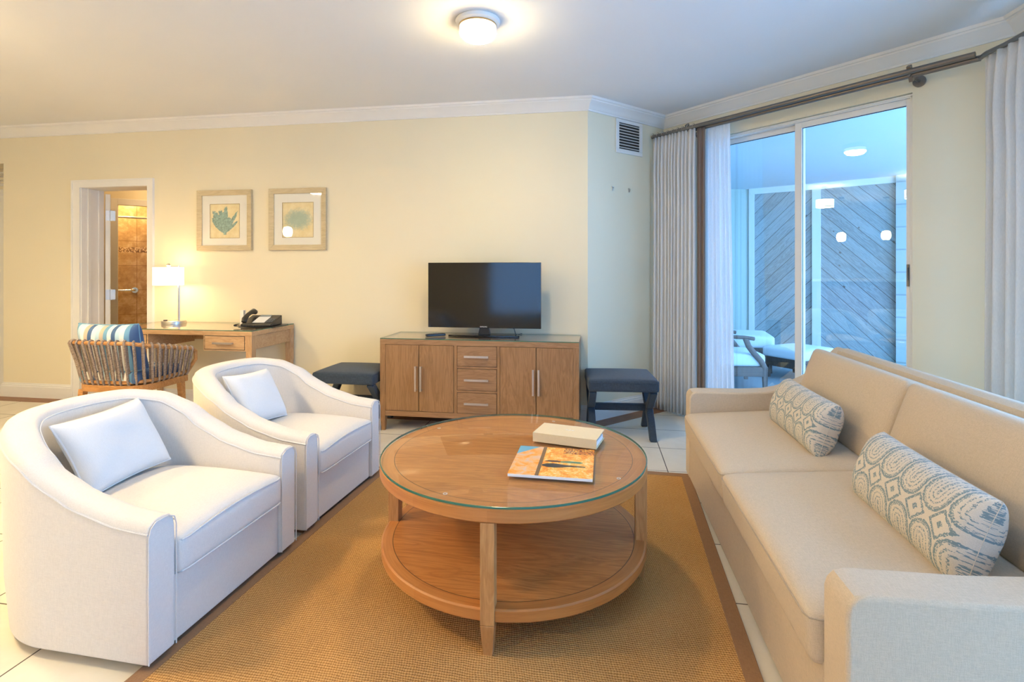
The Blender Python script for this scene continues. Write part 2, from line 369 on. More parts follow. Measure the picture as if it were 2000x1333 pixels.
    def build(s, name, mats, parent=None, bevel=0, seg=2, angle=35, smooth=True, sub=0, solid=0, loc=None, rotz=None, merge=False, recalc=True):
        me = bpy.data.meshes.new(name); me.from_pydata(s.v, [], s.f)
        if not isinstance(mats, (list, tuple)): mats = [mats]
        for m in mats: me.materials.append(m)
        for p, i in zip(me.polygons, s.mi): p.material_index = i
        if s.uv:
            l = me.uv_layers.new(name='UVMap')
            for p in me.polygons:
                for li in p.loop_indices: l.data[li].uv = s.uv[me.loops[li].vertex_index]
        if recalc or merge:
            bm = bmesh.new(); bm.from_mesh(me)
            if merge: bmesh.ops.remove_doubles(bm, verts=bm.verts, dist=1e-5)
            if recalc: bmesh.ops.recalc_face_normals(bm, faces=bm.faces)
            bm.to_mesh(me); bm.free()
        if smooth:
            for p in me.polygons: p.use_smooth = True
            if angle: me.set_sharp_from_angle(angle=math.radians(angle))
        ob = bpy.data.objects.new(name, me); C.objects.link(ob)
        if solid: md = ob.modifiers.new('solid', 'SOLIDIFY'); md.thickness = solid; md.offset = 0
        if bevel: md = ob.modifiers.new('bevel', 'BEVEL'); md.width = bevel; md.segments = seg; md.limit_method = 'ANGLE'; md.angle_limit = math.radians(40); md.harden_normals = True
        if sub: md = ob.modifiers.new('sub', 'SUBSURF'); md.levels = sub; md.render_levels = sub
        if parent: ob.parent = parent
        if loc is not None: ob.location = loc
        if rotz is not None: ob.rotation_euler.z = rotz
        return ob
def tag(o, label, cat, group=None, kind=None):
    o['label'] = label; o['category'] = cat
    if group: o['group'] = group
    if kind: o['kind'] = kind
    return o
def thing(name, label, cat, loc=(0, 0, 0), rotz=0, group=None):
    o = bpy.data.objects.new(name, None); C.objects.link(o); o.location = loc; o.rotation_euler = (0, 0, rotz)
    o.empty_display_size = .1
    return tag(o, label, cat, group)
def struct(o, label=None):
    o['kind'] = 'structure'
    if label: o['label'] = label
    return o
def copy_tree(o, parent=None):
    c = o.copy(); C.objects.link(c)
    if parent: c.parent = parent
    for ch in list(o.children): copy_tree(ch, c)
    return c
def rbox(hx, hy, hz, r, n=10, crown=0, crown_b=0, warp=None):
    """rounded, crowned upholstery block centred on the origin -> MB with uv"""
    bm = bmesh.new(); bmesh.ops.create_cube(bm, size=2)
    bmesh.ops.subdivide_edges(bm, edges=bm.edges, cuts=n, use_grid_fill=True)
    H = Vector((hx, hy, hz)); idx = {}; mb = MB()
    for i, v in enumerate(bm.verts):
        p = v.co.copy()
        q = []
        for k in range(3):   # concentrate samples near edges
            t = p[k]; a = abs(t); e = 1-(1-a)**1.7 if a < 1 else 1
            q.append(math.copysign(e, t)*H[k])
        q = Vector(q); inner = Vector([max(-(H[k]-r), min(H[k]-r, q[k])) for k in range(3)])
        d = q-inner
        if d.length > 1e-9:
            d2 = Vector([d[k]/r for k in range(3)]); L = max(abs(d2.x), abs(d2.y), abs(d2.z)); d = d2.normalized()*r*L
        w_ = inner+d
        cx = max(0, 1-(w_.x/hx)**2); cy = max(0, 1-(w_.y/hy)**2)
        cr = (cx*cy)**.6
        if w_.z > 0: w_.z += crown*cr*(w_.z/hz)
        else: w_.z -= crown_b*cr*(abs(w_.z)/hz)
        if warp: w_ = warp(w_)
        mb.v.append(tuple(w_)); v.index = i
    mb.uv = [((x/hx+1)/2, (y/hy+1)/2) for x, y, z in mb.v]
    for f in bm.faces: mb.f.append(tuple(v.index for v in f.verts)); mb.mi.append(0)
    bm.free(); return mb
def pillow(hx, hy, T, pu=4, pv=4, pinch=.07, n=28, wr=0.0, seed=0):
    """knife-edge pillow in the local xy plane, front = +z"""
    mb = MB(); uv = []; rnd = random.Random(seed); ph = [rnd.uniform(0, 6) for _ in range(4)]
    def grid(sign):
        o = len(mb.v); vs_ = []
        for j in range(n+1):
            for i in range(n+1):
                u = -math.cos(PI*i/n); v = -math.cos(PI*j/n)
                x = hx*u*(1-pinch*(1-v*v)*abs(u)); y = hy*v*(1-pinch*(1-u*u)*abs(v))
                t = T*(max(0, 1-abs(u)**pu)*max(0, 1-abs(v)**pv))**.5
                t *= 1+wr*math.sin(5*u+ph[0]+2*v)*math.sin(4*v+ph[1]) 
                vs_.append((x, y, sign*t)); uv.append(((u+1)/2, (v+1)/2))
        fs = []
        for j in range(n):
            for i in range(n):
                a = j*(n+1)+i; f = (a, a+1, a+n+2, a+n+1); fs.append(f if sign > 0 else f[::-1])
        mb.add(vs_, fs)
    grid(1); grid(-1); mb.uv = uv
    edge = []
    for i in range(0, n+1): u = -math.cos(PI*i/n); edge.append((hx*u, -hy*(1-pinch*(1-u*u)), 0))
    for j in range(1, n+1): v = -math.cos(PI*j/n); edge.append((hx*(1-pinch*(1-v*v)), hy*v, 0))
    for i in range(1, n+1): u = math.cos(PI*i/n); edge.append((hx*u, hy*(1-pinch*(1-u*u)), 0))
    for j in range(1, n): v = math.cos(PI*j/n); edge.append((-hx*(1-pinch*(1-v*v)), hy*v, 0))
    return mb, edge

# ================================================================== SETTING
YB = 4.29; CH = 2.62
A = Vector((-.0626, 4.29)); B = Vector((.615, 4.966)); Cc = Vector((2.29, 3.29))
floor = struct(MB().prism([(-7.4, -3.3), (2.42, -3.3), (2.42, 3.36), (.70, 5.08), (-.06, 4.36), (-3.2, 4.36), (-3.2, 7.4), (-7.4, 7.4)], -.12, 0).build('floor', M['tile'], smooth=False))
ceil = struct(MB().prism([(-7.4, -3.3), (2.5, -3.3), (2.5, 3.36), (.73, 5.13), (-.06, 4.5), (-3.2, 4.6), (-3.2, 7.4), (-7.4, 7.4)], CH, CH+.12).build('ceiling', M['ceiling'], smooth=False))
m = MB()
m.box(-5.724, -4.845, YB, YB+.22, 0, CH); m.box(-4.105, A.x, YB, YB+.22, 0, CH); m.box(-4.845, -4.105, YB, YB+.22, 2.03, CH); m.box(-7.3, -5.724, YB, YB+.22, 2.28, CH)
struct(m.build('wall_back', M['wall'], smooth=False))
struct(MB().box(0, .958, 0, .2, 0, CH).build('wall_corner', M['wall'], smooth=False, loc=(A.x, A.y, 0), rotz=PI/4))
WX = Matrix.Translation((B.x, B.y, 0)) @ Matrix.Rotation(-PI/4, 4, 'Z')
def S_(x, y, z): return WX @ Vector((x, y, z))
LS = (Cc-B).length
OX0, OX1, OZ = .40, 1.892, 2.345
m = MB(); m.box(-.15, OX0, 0, .2, 0, CH); m.box(OX1, LS, 0, .2, 0, CH); m.box(OX0, OX1, 0, .2, OZ, CH)
struct(m.build('wall_window', M['wall'], smooth=False, loc=(B.x, B.y, 0), rotz=-PI/4))
RY0, RY1, RZ = -.3, 3.0, 2.2
m = MB(); m.box(2.29, 2.49, -3.3, RY0, 0, CH); m.box(2.29, 2.49, RY1, 3.37, 0, CH); m.box(2.29, 2.49, RY0, RY1, RZ, CH); m.box(2.29, 2.49, RY0, RY1, -.05, .1)
struct(m.build('wall_right', M['wall'], smooth=False))
FX0, FX1, FZ0, FZ1 = -2.3, -.7, .25, 1.75
m = MB(); m.box(-7.4, FX0, -3.3, -3.1, 0, CH); m.box(FX1, .9, -3.3, -3.1, 0, CH); m.box(2.1, 2.3, -3.3, -3.1, 0, CH); m.box(.9, 2.1, -3.3, -3.1, 0, 1.0); m.box(.9, 2.1, -3.3, -3.1, 2.1, CH); m.box(FX0, FX1, -3.3, -3.1, FZ1, CH); m.box(FX0, FX1, -3.3, -3.1, 0, FZ0)
struct(m.build('wall_front', M['wall'], smooth=False))
struct(MB().box(-7.4, -7.2, -3.1, 7.4, 0, CH).build('wall_left', M['wall'], smooth=False))
# recess door seen at the very left edge
m = MB(); m.box(-7.2, -5.724, 4.54, 4.64, 0, 2.62)
struct(m.build('wall_recess', M['wall'], smooth=False))
# crown moulding
prof = [(0, 2.525), (.010, 2.525), (.014, 2.536), (.022, 2.542), (.030, 2.556), (.050, 2.578), (.070, 2.592), (.074, 2.602), (.084, 2.604), (.088, 2.611), (.092, 2.62), (0, 2.62)]
path = [(-7.2, 4.29), A, B, Cc, (2.29, -3.1)]
struct(MB().sweep(path, prof).build('trim_1', M['trim'], angle=25))
bp = [(0, 0), (.016, 0), (.016, .105), (.012, .112), (.012, .122), (.006, .128), (.005, .140), (0, .140)]
struct(MB().sweep([(-5.724, 4.51), (-5.724, 4.29), (-4.929, 4.29)], bp).build('baseboard_left', M['trim'], angle=25))
struct(MB().sweep([(-4.045, 4.29), A, B, S_(OX0, 0, 0).to_2d()], bp).build('baseboard_back', M['trim'], angle=25))
struct(MB().sweep([S_(OX1, 0, 0).to_2d(), Cc, (2.29, -3.1)], bp).build('baseboard_right', M['trim'], angle=25))
# brown border strip set in the floor along the walls
sp = [(.014, -.01), (.014, .002), (.15, .002), (.15, -.01)]
struct(MB().sweep([(-7.2, 4.29), A, B], sp).build('trim_2', M['strip'], smooth=False))
# ---- doorway 1 (to the bath hall)
m = MB()
m.box(-4.925, -4.84, YB-.016, YB, 0, 2.085); m.box(-4.11, -4.046, YB-.016, YB, 0, 2.085); m.box(-4.84, -4.11, YB-.016, YB, 2.02, 2.085)
m.box(-4.928, -4.912, YB-.024, YB, 0, 2.088); m.box(-4.058, -4.044, YB-.024, YB, 0, 2.088); m.box(-4.912, -4.058, YB-.024, YB, 2.074, 2.089)
m.box(-4.846, -4.833, YB-.001, YB+.225, 0, 2.03); m.box(-4.118, -4.104, YB-.001, YB+.225, 0, 2.03); m.box(-4.833, -4.118, YB-.001, YB+.225, 2.018, 2.031)
m.box(-4.834, -4.824, YB+.06, YB+.09, 0, 2.018); m.box(-4.834, -4.822, YB+.17, YB+.22, 0, 2.018)
struct(m.build('trim_3', M['trim'], smooth=False))
d1 = struct(MB().box(0, .80, -.021, .021, .01, 1.995).build('door_1', M['door'], bevel=.003, smooth=False, loc=(-4.815, 4.545, 0), rotz=math.radians(136.5)))
for z in (.25, .99, 1.78):
    hm = MB().box(-.016, -.002, -.06, -.02, z-.05, z+.05).box(-.003, .0, -.018, .018, z-.05, z+.05).cyl((-.006, -.024, z-.053), (-.006, -.024, z+.053), .008, n=12)
    hm.build('hinge', M['nickel'], d1)
hm = MB().cyl((.74, -.02, 1.0), (.74, -.06, 1.0), .011).cyl((.74, -.055, 1.0), (.64, -.055, 1.0), .009).cyl((.74, -.02, 1.0), (.74, -.026, 1.0), .026); hm.build('door_handle', M['nickel'], d1)
# inner 45 degree wall with doorway to the shower
IW = (-5.65, 5.41)
m = MB(); m.box(-1.9, 0.03, 0, .1, 0, CH); m.box(.86, 3.0, 0, .1, 0, CH); m.box(.03, .86, 0, .1, 2.02, CH)
struct(m.build('wall_hall', M['wall'], smooth=False, loc=(*IW, 0), rotz=PI/4))
m = MB(); m.box(-.04, .035, -.016, 0, 0, 2.09); m.box(.86, .93, -.016, 0, 0, 2.09); m.box(.035, .86, -.016, 0, 2.015, 2.09); m.box(.02, .04, 0, .11, 0, 2.02)
struct(m.build('trim_4', M['trim'], bevel=.002, smooth=False, loc=(*IW, 0), rotz=PI/4))
struct(MB().box(-1.9, 3.2, .95, 1.05, 0, CH).build('wall_shower', M['bath_tile'], smooth=False, loc=(*IW, 0), rotz=PI/4))
struct(MB().box(-3.4, -3.2, 4.51, 7.4, 0, CH).box(-7.3, -3.2, 7.3, 7.4, 0, CH).build('wall_hall_side', M['wall'], smooth=False))
IM = Matrix.Translation((*IW, 0)) @ Matrix.Rotation(PI/4, 4, 'Z')
t = thing('grab_bar', 'chrome grab bar fixed to the brown stone shower wall seen through the doorway', 'grab bar', IM @ Vector((-.256, .949, 0)), PI/4)
MB().cyl((-.1, -.07, 0.966), (.42, -.07, 0.966), .014).tube([(.42, -.07, 0.966), (.455, -.062, 0.966), (.462, -.03, 0.966), (.462, -.002, 0.966)], .014).build('bar', M['chrome'], t)
MB().cyl((.462, -.015, 0.966), (.462, 0, 0.966), .038).build('flange', M['chrome'], t)
tag(MB().cyl(IM @ Vector((-.3, .35, 1.90)), IM @ Vector((1.6, .35, 1.90)), .0125).build('shower_rod', M['nickel']), 'straight metal shower curtain rod across the lit shower seen through the doorway', 'shower rod')
# ---- left-edge recess: casing, door and louvre
m = MB(); m.box(-5.80, -5.726, 4.515, 4.54, 0, 2.07); m.box(-6.7, -5.80, 4.515, 4.54, 2.0, 2.07)
struct(m.build('trim_5', M['trim'], bevel=.002, smooth=False))
struct(MB().box(-6.62, -5.80, 4.52, 4.54, .01, 2.0).build('door_2', M['door'], smooth=False))
t = thing('louvre_grille', 'cream louvred air grille above the door at the far left edge', 'vent', (-6.2, 4.54, 2.18))
MB().box(-.42, .42, -.012, 0, -.07, -.055).box(-.42, .42, -.012, 0, .055, .07).box(-.42, -.40, -.012, 0, -.07, .07).box(.40, .42, -.012, 0, -.07, .07).build('frame', M['trim'], t, smooth=False)
for k in range(5): MB().bar((-.4, -.006, -.045+.022*k), (.4, -.006, -.045+.022*k), .014, .003, up=(0, .5, 1)).build('slat', M['trim'], t, smooth=False)

# ---- sliding glass door in the diagonal wall
fr = M['trim']
m = MB()
m.box(OX0, OX0+.04, .03, .14, .02, OZ); m.box(OX1-.022, OX1, .03, .14, .02, OZ); m.box(OX0, OX1, .03, .14, OZ-.022, OZ); m.box(OX0, OX1, .03, .14, 0, .035)
m.box(OX0, OX1, .022, .03, OZ-.014, OZ-.003)
wnd = struct(m.build('window_1', fr, bevel=.002, smooth=False, loc=(B.x, B.y, 0), rotz=-PI/4))
def sash(x0, x1, y, st=.055, sr=.055):
    m = MB(); m.box(x0, x0+st, y-.018, y+.018, .035, OZ-.022); m.box(x1-sr, x1, y-.018, y+.018, .035, OZ-.022)
    m.box(x0+st, x1-sr, y-.018, y+.018, OZ-.062, OZ-.022); m.box(x0+st, x1-sr, y-.018, y+.018, .035, .13)
    f = m.build('sash_frame', fr, wnd, bevel=.002, smooth=False)
    MB().box(x0+st-.004, x1-sr+.004, y-.003, y+.003, .126, OZ-.058).build('pane', M['glass'], f, smooth=False)
    g = MB(); a, b, z0, z1 = x0+st, x1-sr, .13, OZ-.062
    g.box(a, a+.003, y-.006, y-.002, z0, z1).box(b-.003, b, y-.006, y-.002, z0, z1).box(a, b, y-.006, y-.002, z1-.004, z1).box(a, b, y-.006, y-.002, z0, z0+.004)
    g.build('gasket', M['black'], f, smooth=False)
    return f
sash(OX0+.04, 1.190, .112, .05, .05); s2 = sash(1.150, OX1-.022, .068, .05, .026)
MB().box(OX1-.040, OX1-.034, .030, .050, 1.17, 1.25).box(OX1-.044, OX1-.030, .040, .049, 1.13, 1.27).build('latch', M['rod'], wnd, bevel=.002, smooth=False)
# right wall window frames (behind the sofa, beyond the frame)
m = MB()
for y in (RY0, RY0+1.1, RY0+2.2, RY1-.05): m.box(2.34, 2.42, y, y+.05, .1, RZ)
m.box(2.34, 2.42, RY0, RY1, RZ-.06, RZ); m.box(2.34, 2.42, RY0, RY1, .1, .16)
w2 = struct(m.build('window_2', fr, smooth=False))
MB().box(2.378, 2.382, RY0+.05, RY1-.05, .16, RZ-.06).build('pane', M['glass'], w2, smooth=False)
m = MB()
for x in (FX0, FX1-.05): m.box(x, x+.05, -3.24, -3.17, FZ0, FZ1)
m.box(FX0, FX1, -3.24, -3.17, FZ1-.06, FZ1); m.box(FX0, FX1, -3.24, -3.17, FZ0, FZ0+.06)
w3 = struct(m.build('window_3', fr, smooth=False))
MB().box(FX0+.05, FX1-.05, -3.212, -3.208, FZ0+.06, FZ1-.06).build('pane', M['glass'], w3, smooth=False)
m = MB()
for x in (.9, 1.475, 2.05): m.box(x, x+.05, -3.24, -3.17, 1.0, 2.1)
m.box(.9, 2.1, -3.24, -3.17, 2.04, 2.1).box(.9, 2.1, -3.24, -3.17, 1.0, 1.06)
w4 = struct(m.build('window_4', fr, smooth=False))
MB().box(.95, 2.05, -3.212, -3.208, 1.06, 2.04).build('pane', M['glass'], w4, smooth=False)
m = MB()
for k in range(28): m.bar((FX0+.06, -3.13, FZ0+.08+k*.051), (FX1-.06, -3.13, FZ0+.08+k*.051), .042, .002, up=(0, .9, 1))
m.build('blind', M['white'], w3, smooth=False)

# ---- porch beyond the glass
Wl = Vector((2.38, 8.67)); Wr = Vector((4.00, 7.80)); PC = 2.50
struct(MB().prism([(.0, 5.3), (.63, 5.16), (2.5, 3.3), (6.2, 3.3), (7.5, 7.2), (2.6, 9.6), (-.3, 9.4)], -.14, -.02).build('floor_porch', M['porch_floor'], smooth=False))
struct(MB().prism([(.55, 5.32), (2.52, 3.42), (4.2, 4.4), (7.0, 7.0), (2.6, 9.6), (-.3, 9.4), (-.3, 5.3)], PC, PC+.1).build('ceiling_porch', M['porch_ceiling'], smooth=False))
dW = (Wr-Wl); LW = dW.length; aW = math.atan2(dW.y, dW.x)
def board_panel(x0, x1, sgn):
    m = MB(); vs_ = [(x0, -.02, -.02), (x1, -.02, -.02), (x1, -.02, PC), (x0, -.02, PC), (x0, .04, -.02), (x1, .04, -.02), (x1, .04, PC), (x0, .04, PC)]
    m.add(vs_, [(0, 1, 2, 3), (5, 4, 7, 6), (0, 4, 5, 1), (1, 5, 6, 2), (2, 6, 7, 3), (3, 7, 4, 0)])
    c = math.cos(sgn*PI/4); s_ = math.sin(sgn*PI/4)
    m.uv = [((x+10)*s_+(z+10)*c+40, (x+10)*c-(z+10)*s_) for x, y, z in vs_]
    return m
um = LW*.4926-.045
pw = struct(board_panel(0, um, -1).build('wall_porch', M['boards'], smooth=False, loc=(Wl.x, Wl.y, 0), rotz=aW))
struct(board_panel(um, LW, 1).build('wall_porch_right', M['boards'], smooth=False, loc=(Wl.x, Wl.y, 0), rotz=aW))
m = MB(); m.box(um-.01, um+.10, -.05, -.02, -.02, PC); m.box(-.01, .07, -.05, -.02, -.02, PC); m.box(0, LW+.05, -.055, -.02, PC-.09, PC)
struct(m.build('trim_6', M['trim'], bevel=.002, smooth=False, loc=(Wl.x, Wl.y, 0), rotz=aW))
struct(MB().box(LW, LW+1.7, -.12, .04, -.02, PC-.32).box(LW, LW+.14, -.12, .04, PC-.32, PC).build('wall_porch_end', M['pale_siding'], smooth=False, loc=(Wl.x, Wl.y, 0), rotz=aW))
pl = Vector((.3, 8.2)); d = Wl-pl
struct(MB().box(0, d.length, 0, .08, -.02, PC).build('wall_porch_left', M['pale_groove'], smooth=False, loc=(pl.x, pl.y, 0), rotz=math.atan2(d.y, d.x)))
struct(MB().box(.05, .25, 5.1, 8.3, -.02, PC).build('wall_porch_side', M['pale_siding'], smooth=False))
area('porch_portal', (5.6, 6.4, 1.2), (0, PI/2, math.radians(-10)), 2.4, 3.0, 1, (1, 1, 1), True)
# outdoor furniture
def soft(hx, hy, hz, r, mat, name, parent, loc, rot=(0, 0, 0), crown=.015, n=8):
    o = rbox(hx, hy, hz, r, n, crown).build(name, mat, parent, angle=0); o.location = loc; o.rotation_euler = rot; return o
t = thing('outdoor_daybed', 'low outdoor daybed with thick pale cushion against the diagonal board wall', 'daybed', (1.72, 7.15, -.02), math.radians(-8))
MB().box(-.55, .45, -.30, .35, .10, .30).build('frame', M['wicker'], t, bevel=.01, smooth=False)
for sx in (-.52, .42):
    for sy in (-.27, .32): MB().bar((sx, sy, 0), (sx, sy, .12), .05, .05).build('leg', M['wicker'], t, smooth=False)
soft(.52, .35, .075, .03, M['cushion_out'], 'cushion', t, (-.05, .02, .375))
t = thing('outdoor_ottoman', 'brown outdoor ottoman with pale cushion standing on the porch right of the armchair', 'ottoman', (2.34, 6.58, -.02), math.radians(37))
MB().box(-.28, .28, -.24, .24, .14, .25).build('frame', M['darkwood'], t, bevel=.008, smooth=False)
for sx in (-.25, .25):
    for sy in (-.21, .21): MB().bar((sx, sy, .2), (sx, sy, 0), .055, .055, .035, .035).build('leg', M['darkwood'], t, smooth=False)
soft(.30, .26, .055, .03, M['cushion_out'], 'cushion', t, (0, 0, .30), crown=.02)
t = thing('outdoor_armchair', 'low outdoor armchair with curved wooden arm and pale seat cushion, half behind the sheer curtain', 'armchair', (1.49, 6.10, -.02), math.radians(4))
MB().box(-.33, .24, -.30, .30, .14, .24).build('frame', M['wicker'], t, bevel=.008, smooth=False)
for sx in (-.30, .24):
    for sy in (-.28, .28): MB().bar((sx, sy, .24), (sx, sy, 0), .05, .05, .035, .035).build('leg', M['wicker'], t, smooth=False)
soft(.28, .28, .065, .03, M['cushion_out'], 'cushion', t, (-.03, 0, .305))
for sy in (-.29, .29):
    MB().tube([(.24, sy, .22), (.20, sy, .30), (.13, sy, .38), (.07, sy, .46), (.04, sy, .54)], .02, 8, flat=1.5).tube([(-.33, sy, .56), (-.15, sy, .555), (.02, sy, .55), (.10, sy, .54), (.13, sy, .535)], .02, 8).build('arm', M['wicker'], t)
MB().box(-.36, -.31, -.3, .3, .2, .62).build('backrest', M['wicker'], t, bevel=.01, smooth=False)

# ================================================================== curtain hardware
RO = -.185
t = thing('curtain_rod', 'double bronze curtain rod running above the sliding glass door and round the bend', 'curtain rod')
p0 = S_(.0, RO, 2.425); p1 = S_(2.255, RO, 2.425); pc = S_(2.30, RO, 2.425)
MB().cyl(S_(0.02, RO, 2.421), S_(2.235, RO, 2.421), .0165, n=16).build('front_rod', M['rod'], t)
MB().tube([S_(.02, RO+.034, 2.405), S_(1.2, RO+.034, 2.405), S_(2.25, RO+.034, 2.405)], .0165, 16).build('rear_rod', M['rod'], t)
MB().tube([S_(2.25, RO+.03, 2.405), (2.085, 3.20, 2.405), (2.10, 3.10, 2.405), (2.10, 2.0, 2.405), (2.10, 1.2, 2.405)], .013, 12).build('side_rod', M['rod'], t)
for x in (.38, 1.93):
    MB().cyl(S_(x, -.004, 2.40), S_(x, -.012, 2.40), .035, n=20).cyl(S_(x, -.01, 2.40), S_(x, RO, 2.40), .008, n=10).bar(S_(x, RO+.05, 2.375), S_(x, RO, 2.455), .02, .035).build('bracket', M['rod'], t)
MB().cyl((2.286, 3.1, 2.41), (2.278, 3.1, 2.41), .03, n=16).cyl((2.28, 3.1, 2.41), (2.10, 3.1, 2.41), .008, n=10).build('bracket', M['rod'], t)
for i in range(9): MB().tube([S_(.03+i*.052, RO+.0145*1.25*math.cos(a*PI/6), 2.43+.019*math.sin(a*PI/6)) for a in range(12)], .0025, 6, closed=True).build('ring', M['chrome'], t)

def curtain(path, z0, z1, folds, amp, seed, pinch=True, nx=None, nz=26, sag=.0):
    """path(t)->(x,y), normal; hanging cloth with sharp pleats pinched at the heading"""
    rnd = random.Random(seed); nx = nx or folds*14; mb = MB(); vs_ = []; uv = []
    widths = [rnd.uniform(.7, 1.3) for _ in range(folds)]; tot = sum(widths); cum = [0]
    for w_ in widths: cum.append(cum[-1]+w_/tot)
    amps = [rnd.uniform(.65, 1.2) for _ in range(folds)]; lean = [rnd.uniform(-.25, .25) for _ in range(folds)]
    for j in range(nz+1):
        h = j/nz; z = z0+(z1-z0)*h
        for i in range(nx+1):
            t_ = i/nx; k = 0
            while k < folds-1 and t_ > cum[k+1]: k += 1
            f = (t_-cum[k])/(cum[k+1]-cum[k])
            ph = 2*PI*f
            s_ = math.sin(ph+lean[k]*(1-h)*2)
            s_ = math.copysign(abs(s_)**.8, s_)
            env = (.72+.28*(1-h)) * (1-.55*max(0, (h-.93)/.07)) * (1+.25*math.exp(-((h-.86)/.05)**2))
            a_ = amp*amps[k]*env
            tt = t_+.006*math.sin(9*t_+5*h+seed)*(1-h)
            x, y, nxn, nyn = path(tt, h)
            off = a_*s_+.12*a_*math.sin(2*ph+seed+2*h)*(1-h*.5)
            vs_.append((x+nxn*off, y+nyn*off, z)); uv.append((t_, h))
    fs = [(j*(nx+1)+i, j*(nx+1)+i+1, (j+1)*(nx+1)+i+1, (j+1)*(nx+1)+i) for j in range(nz) for i in range(nx)]
    mb.add(vs_, fs); mb.uv = uv; return mb
R2 = math.sqrt(.5)
def spath(x0, x1, y, fl=0, fr_=0):
    def f(t_, h):
        a = x0-fl*(1-h); b = x1+fr_*(1-h)
        p = S_(a+(b-a)*t_, y, 0); return p.x, p.y, R2, R2
    return f
t = thing('curtain', 'gathered off-white pleated curtain at the left side of the sliding glass door', 'curtain', (0, 0, 0), 0)
curtain(spath(.035, .465, RO), .015, 2.41, 12, .026, 3).build('drape', M['curtain'], t, angle=0, recalc=False, solid=.003)
MB().add(*(lambda c: (c.v, c.f))(curtain(spath(.472, .545, RO+.01), .015, 2.40, 2, .010, 5))).build('lining_edge', M['taupe'], t, angle=0, recalc=False, solid=.003)['label'] = 'dark taupe edge band'
t = thing('sheer_curtain', 'white translucent sheer curtain hanging over the left pane of the glass door', 'sheer curtain')
curtain(spath(.52, .735, RO+.06, 0, .045), .02, 2.40, 6, .012, 9).build('voile', M['sheer'], t, angle=0, recalc=False)
t = thing('curtain', 'blue-grey lit pleated curtain at the right edge behind the sofa', 'curtain')
def rpath(t_, h): return 2.10, 3.235-.85*t_, 1, 0
curtain(rpath, .015, 2.395, 13, .036, 21).build('drape', M['curtain'], t, angle=0, recalc=False, solid=.003)

# ================================================================== RUG
rl = 2.44; rw = 1.86
t = thing('area_rug', 'golden brown woven sisal rug with brown cloth border under the coffee table', 'rug', (-.42, 2.09, 0), math.radians(-2.3))
MB().box(-rw/2+.05, rw/2-.05, -rl/2+.05, rl/2-.05, .001, .011).build('pile', M['sisal'], t, smooth=False)
m = MB(); m.box(-rw/2, rw/2, -rl/2, -rl/2+.055, .001, .013).box(-rw/2, rw/2, rl/2-.055, rl/2, .001, .013).box(-rw/2, -rw/2+.055, -rl/2+.05, rl/2-.05, .001, .013).box(rw/2-.055, rw/2, -rl/2+.05, rl/2-.05, .001, .013)
m.build('border', M['binding'], t, bevel=.004, smooth=False)

# ================================================================== COFFEE TABLE
ZR = .011
t = thing('coffee_table', 'round two-tier oak coffee table with glass top on the sisal rug', 'coffee table', (-.337, 2.153, ZR))
T0 = .4795-ZR
MB().lathe([(0, T0), (.532, T0), (.5385, T0-.004), (.539, T0-.04), (.535, T0-.044), (.50, T0-.044), (0, T0-.044)][::-1], n=96).build('table_top', M['round_top'], t, angle=30)
gt = MB().lathe([(0, T0+.0095), (.536, T0+.0095), (.5385, T0+.0085), (.5385, T0+.0025), (.536, T0+.0015), (0, T0+.0015)][::-1], n=96)
for i, f in enumerate(gt.f):
    z_ = [gt.v[j][2] for j in f]; r_ = [math.hypot(*gt.v[j][:2]) for j in f]
    if min(r_) > .53: gt.mi[i] = 1
gt.build('glass_top', [M['glass_top'], M['glass_edge']], t, angle=30)
S0 = .162-ZR
MB().lathe([(0, S0), (.527, S0), (.533, S0-.004), (.533, S0-.036), (.529, S0-.041), (0, S0-.041)][::-1], n=96).build('shelf', M['round_shelf'], t, angle=30)
for k in range(4):
    a = -PI/2+k*PI/2; c, s_ = math.cos(a), math.sin(a); r0 = .515
    L = MB(); L.bar((c*r0, s_*r0, T0-.044), (c*r0, s_*r0, S0-.05), .046, .046, up=(c, s_, 0)).bar((c*r0, s_*r0, S0-.05), (c*(r0-.004), s_*(r0-.004), .0), .046, .046, .030, .030, up=(c, s_, 0))
    L.build('leg', M['oak_leg'], t, bevel=.002)
for a in (-110, -28, 74, 147):
    a = math.radians(a); MB().lathe([(.0055, 0), (.0075, 0), (.0075, .0012), (.0055, .0012)], (.475*math.cos(a), .475*math.sin(a), T0+.0002), 20, cap=False).build('bumper', M['white'], t)
ZT = T0+.0095+ZR
# binder
t = thing('ring_binder', 'cream linen covered binder box lying at the back of the coffee table', 'binder', (-.115, 2.305, ZT+.001), math.radians(-13))
MB().box(-.14, .14, -.078, .078, .0355, .0395).box(-.14, .14, -.078, .078, 0, .004).box(-.14, .14, -.080, -.074, 0, .0395).build('cover', fabric('cream_book_linen', lin(226, 205, 164), 500, .06), t, bevel=.0015)
MB().box(-.134, .134, -.072, .070, .004, .022).build('pages', M['paper'], t, smooth=False)
MB().box(-.134, .130, -.074, .066, .022, .0345).build('inner_tray', plain('dark_inner', (.04, .06, .09), .6), t, smooth=False)
def stroke(pts, wdt=.0022, z=.0396):
    m = MB()
    for a, b in zip(pts[:-1], pts[1:]): m.bar((a[0], a[1], z), (b[0], b[1], z), wdt, .0006)
    return m
sq = MB()
for seq in ([(-.018, .004), (-.014, .016), (-.010, .004), (-.006, .012)], [(-.002, -.004), (.001, .016), (.006, .010), (.001, .006)], [(.010, .003), (.013, .013), (.017, .003), (.021, .014)]):
    q = stroke(seq); sq.add(q.v, q.f)
sq.build('cover_mark', M['white'], t, smooth=False)
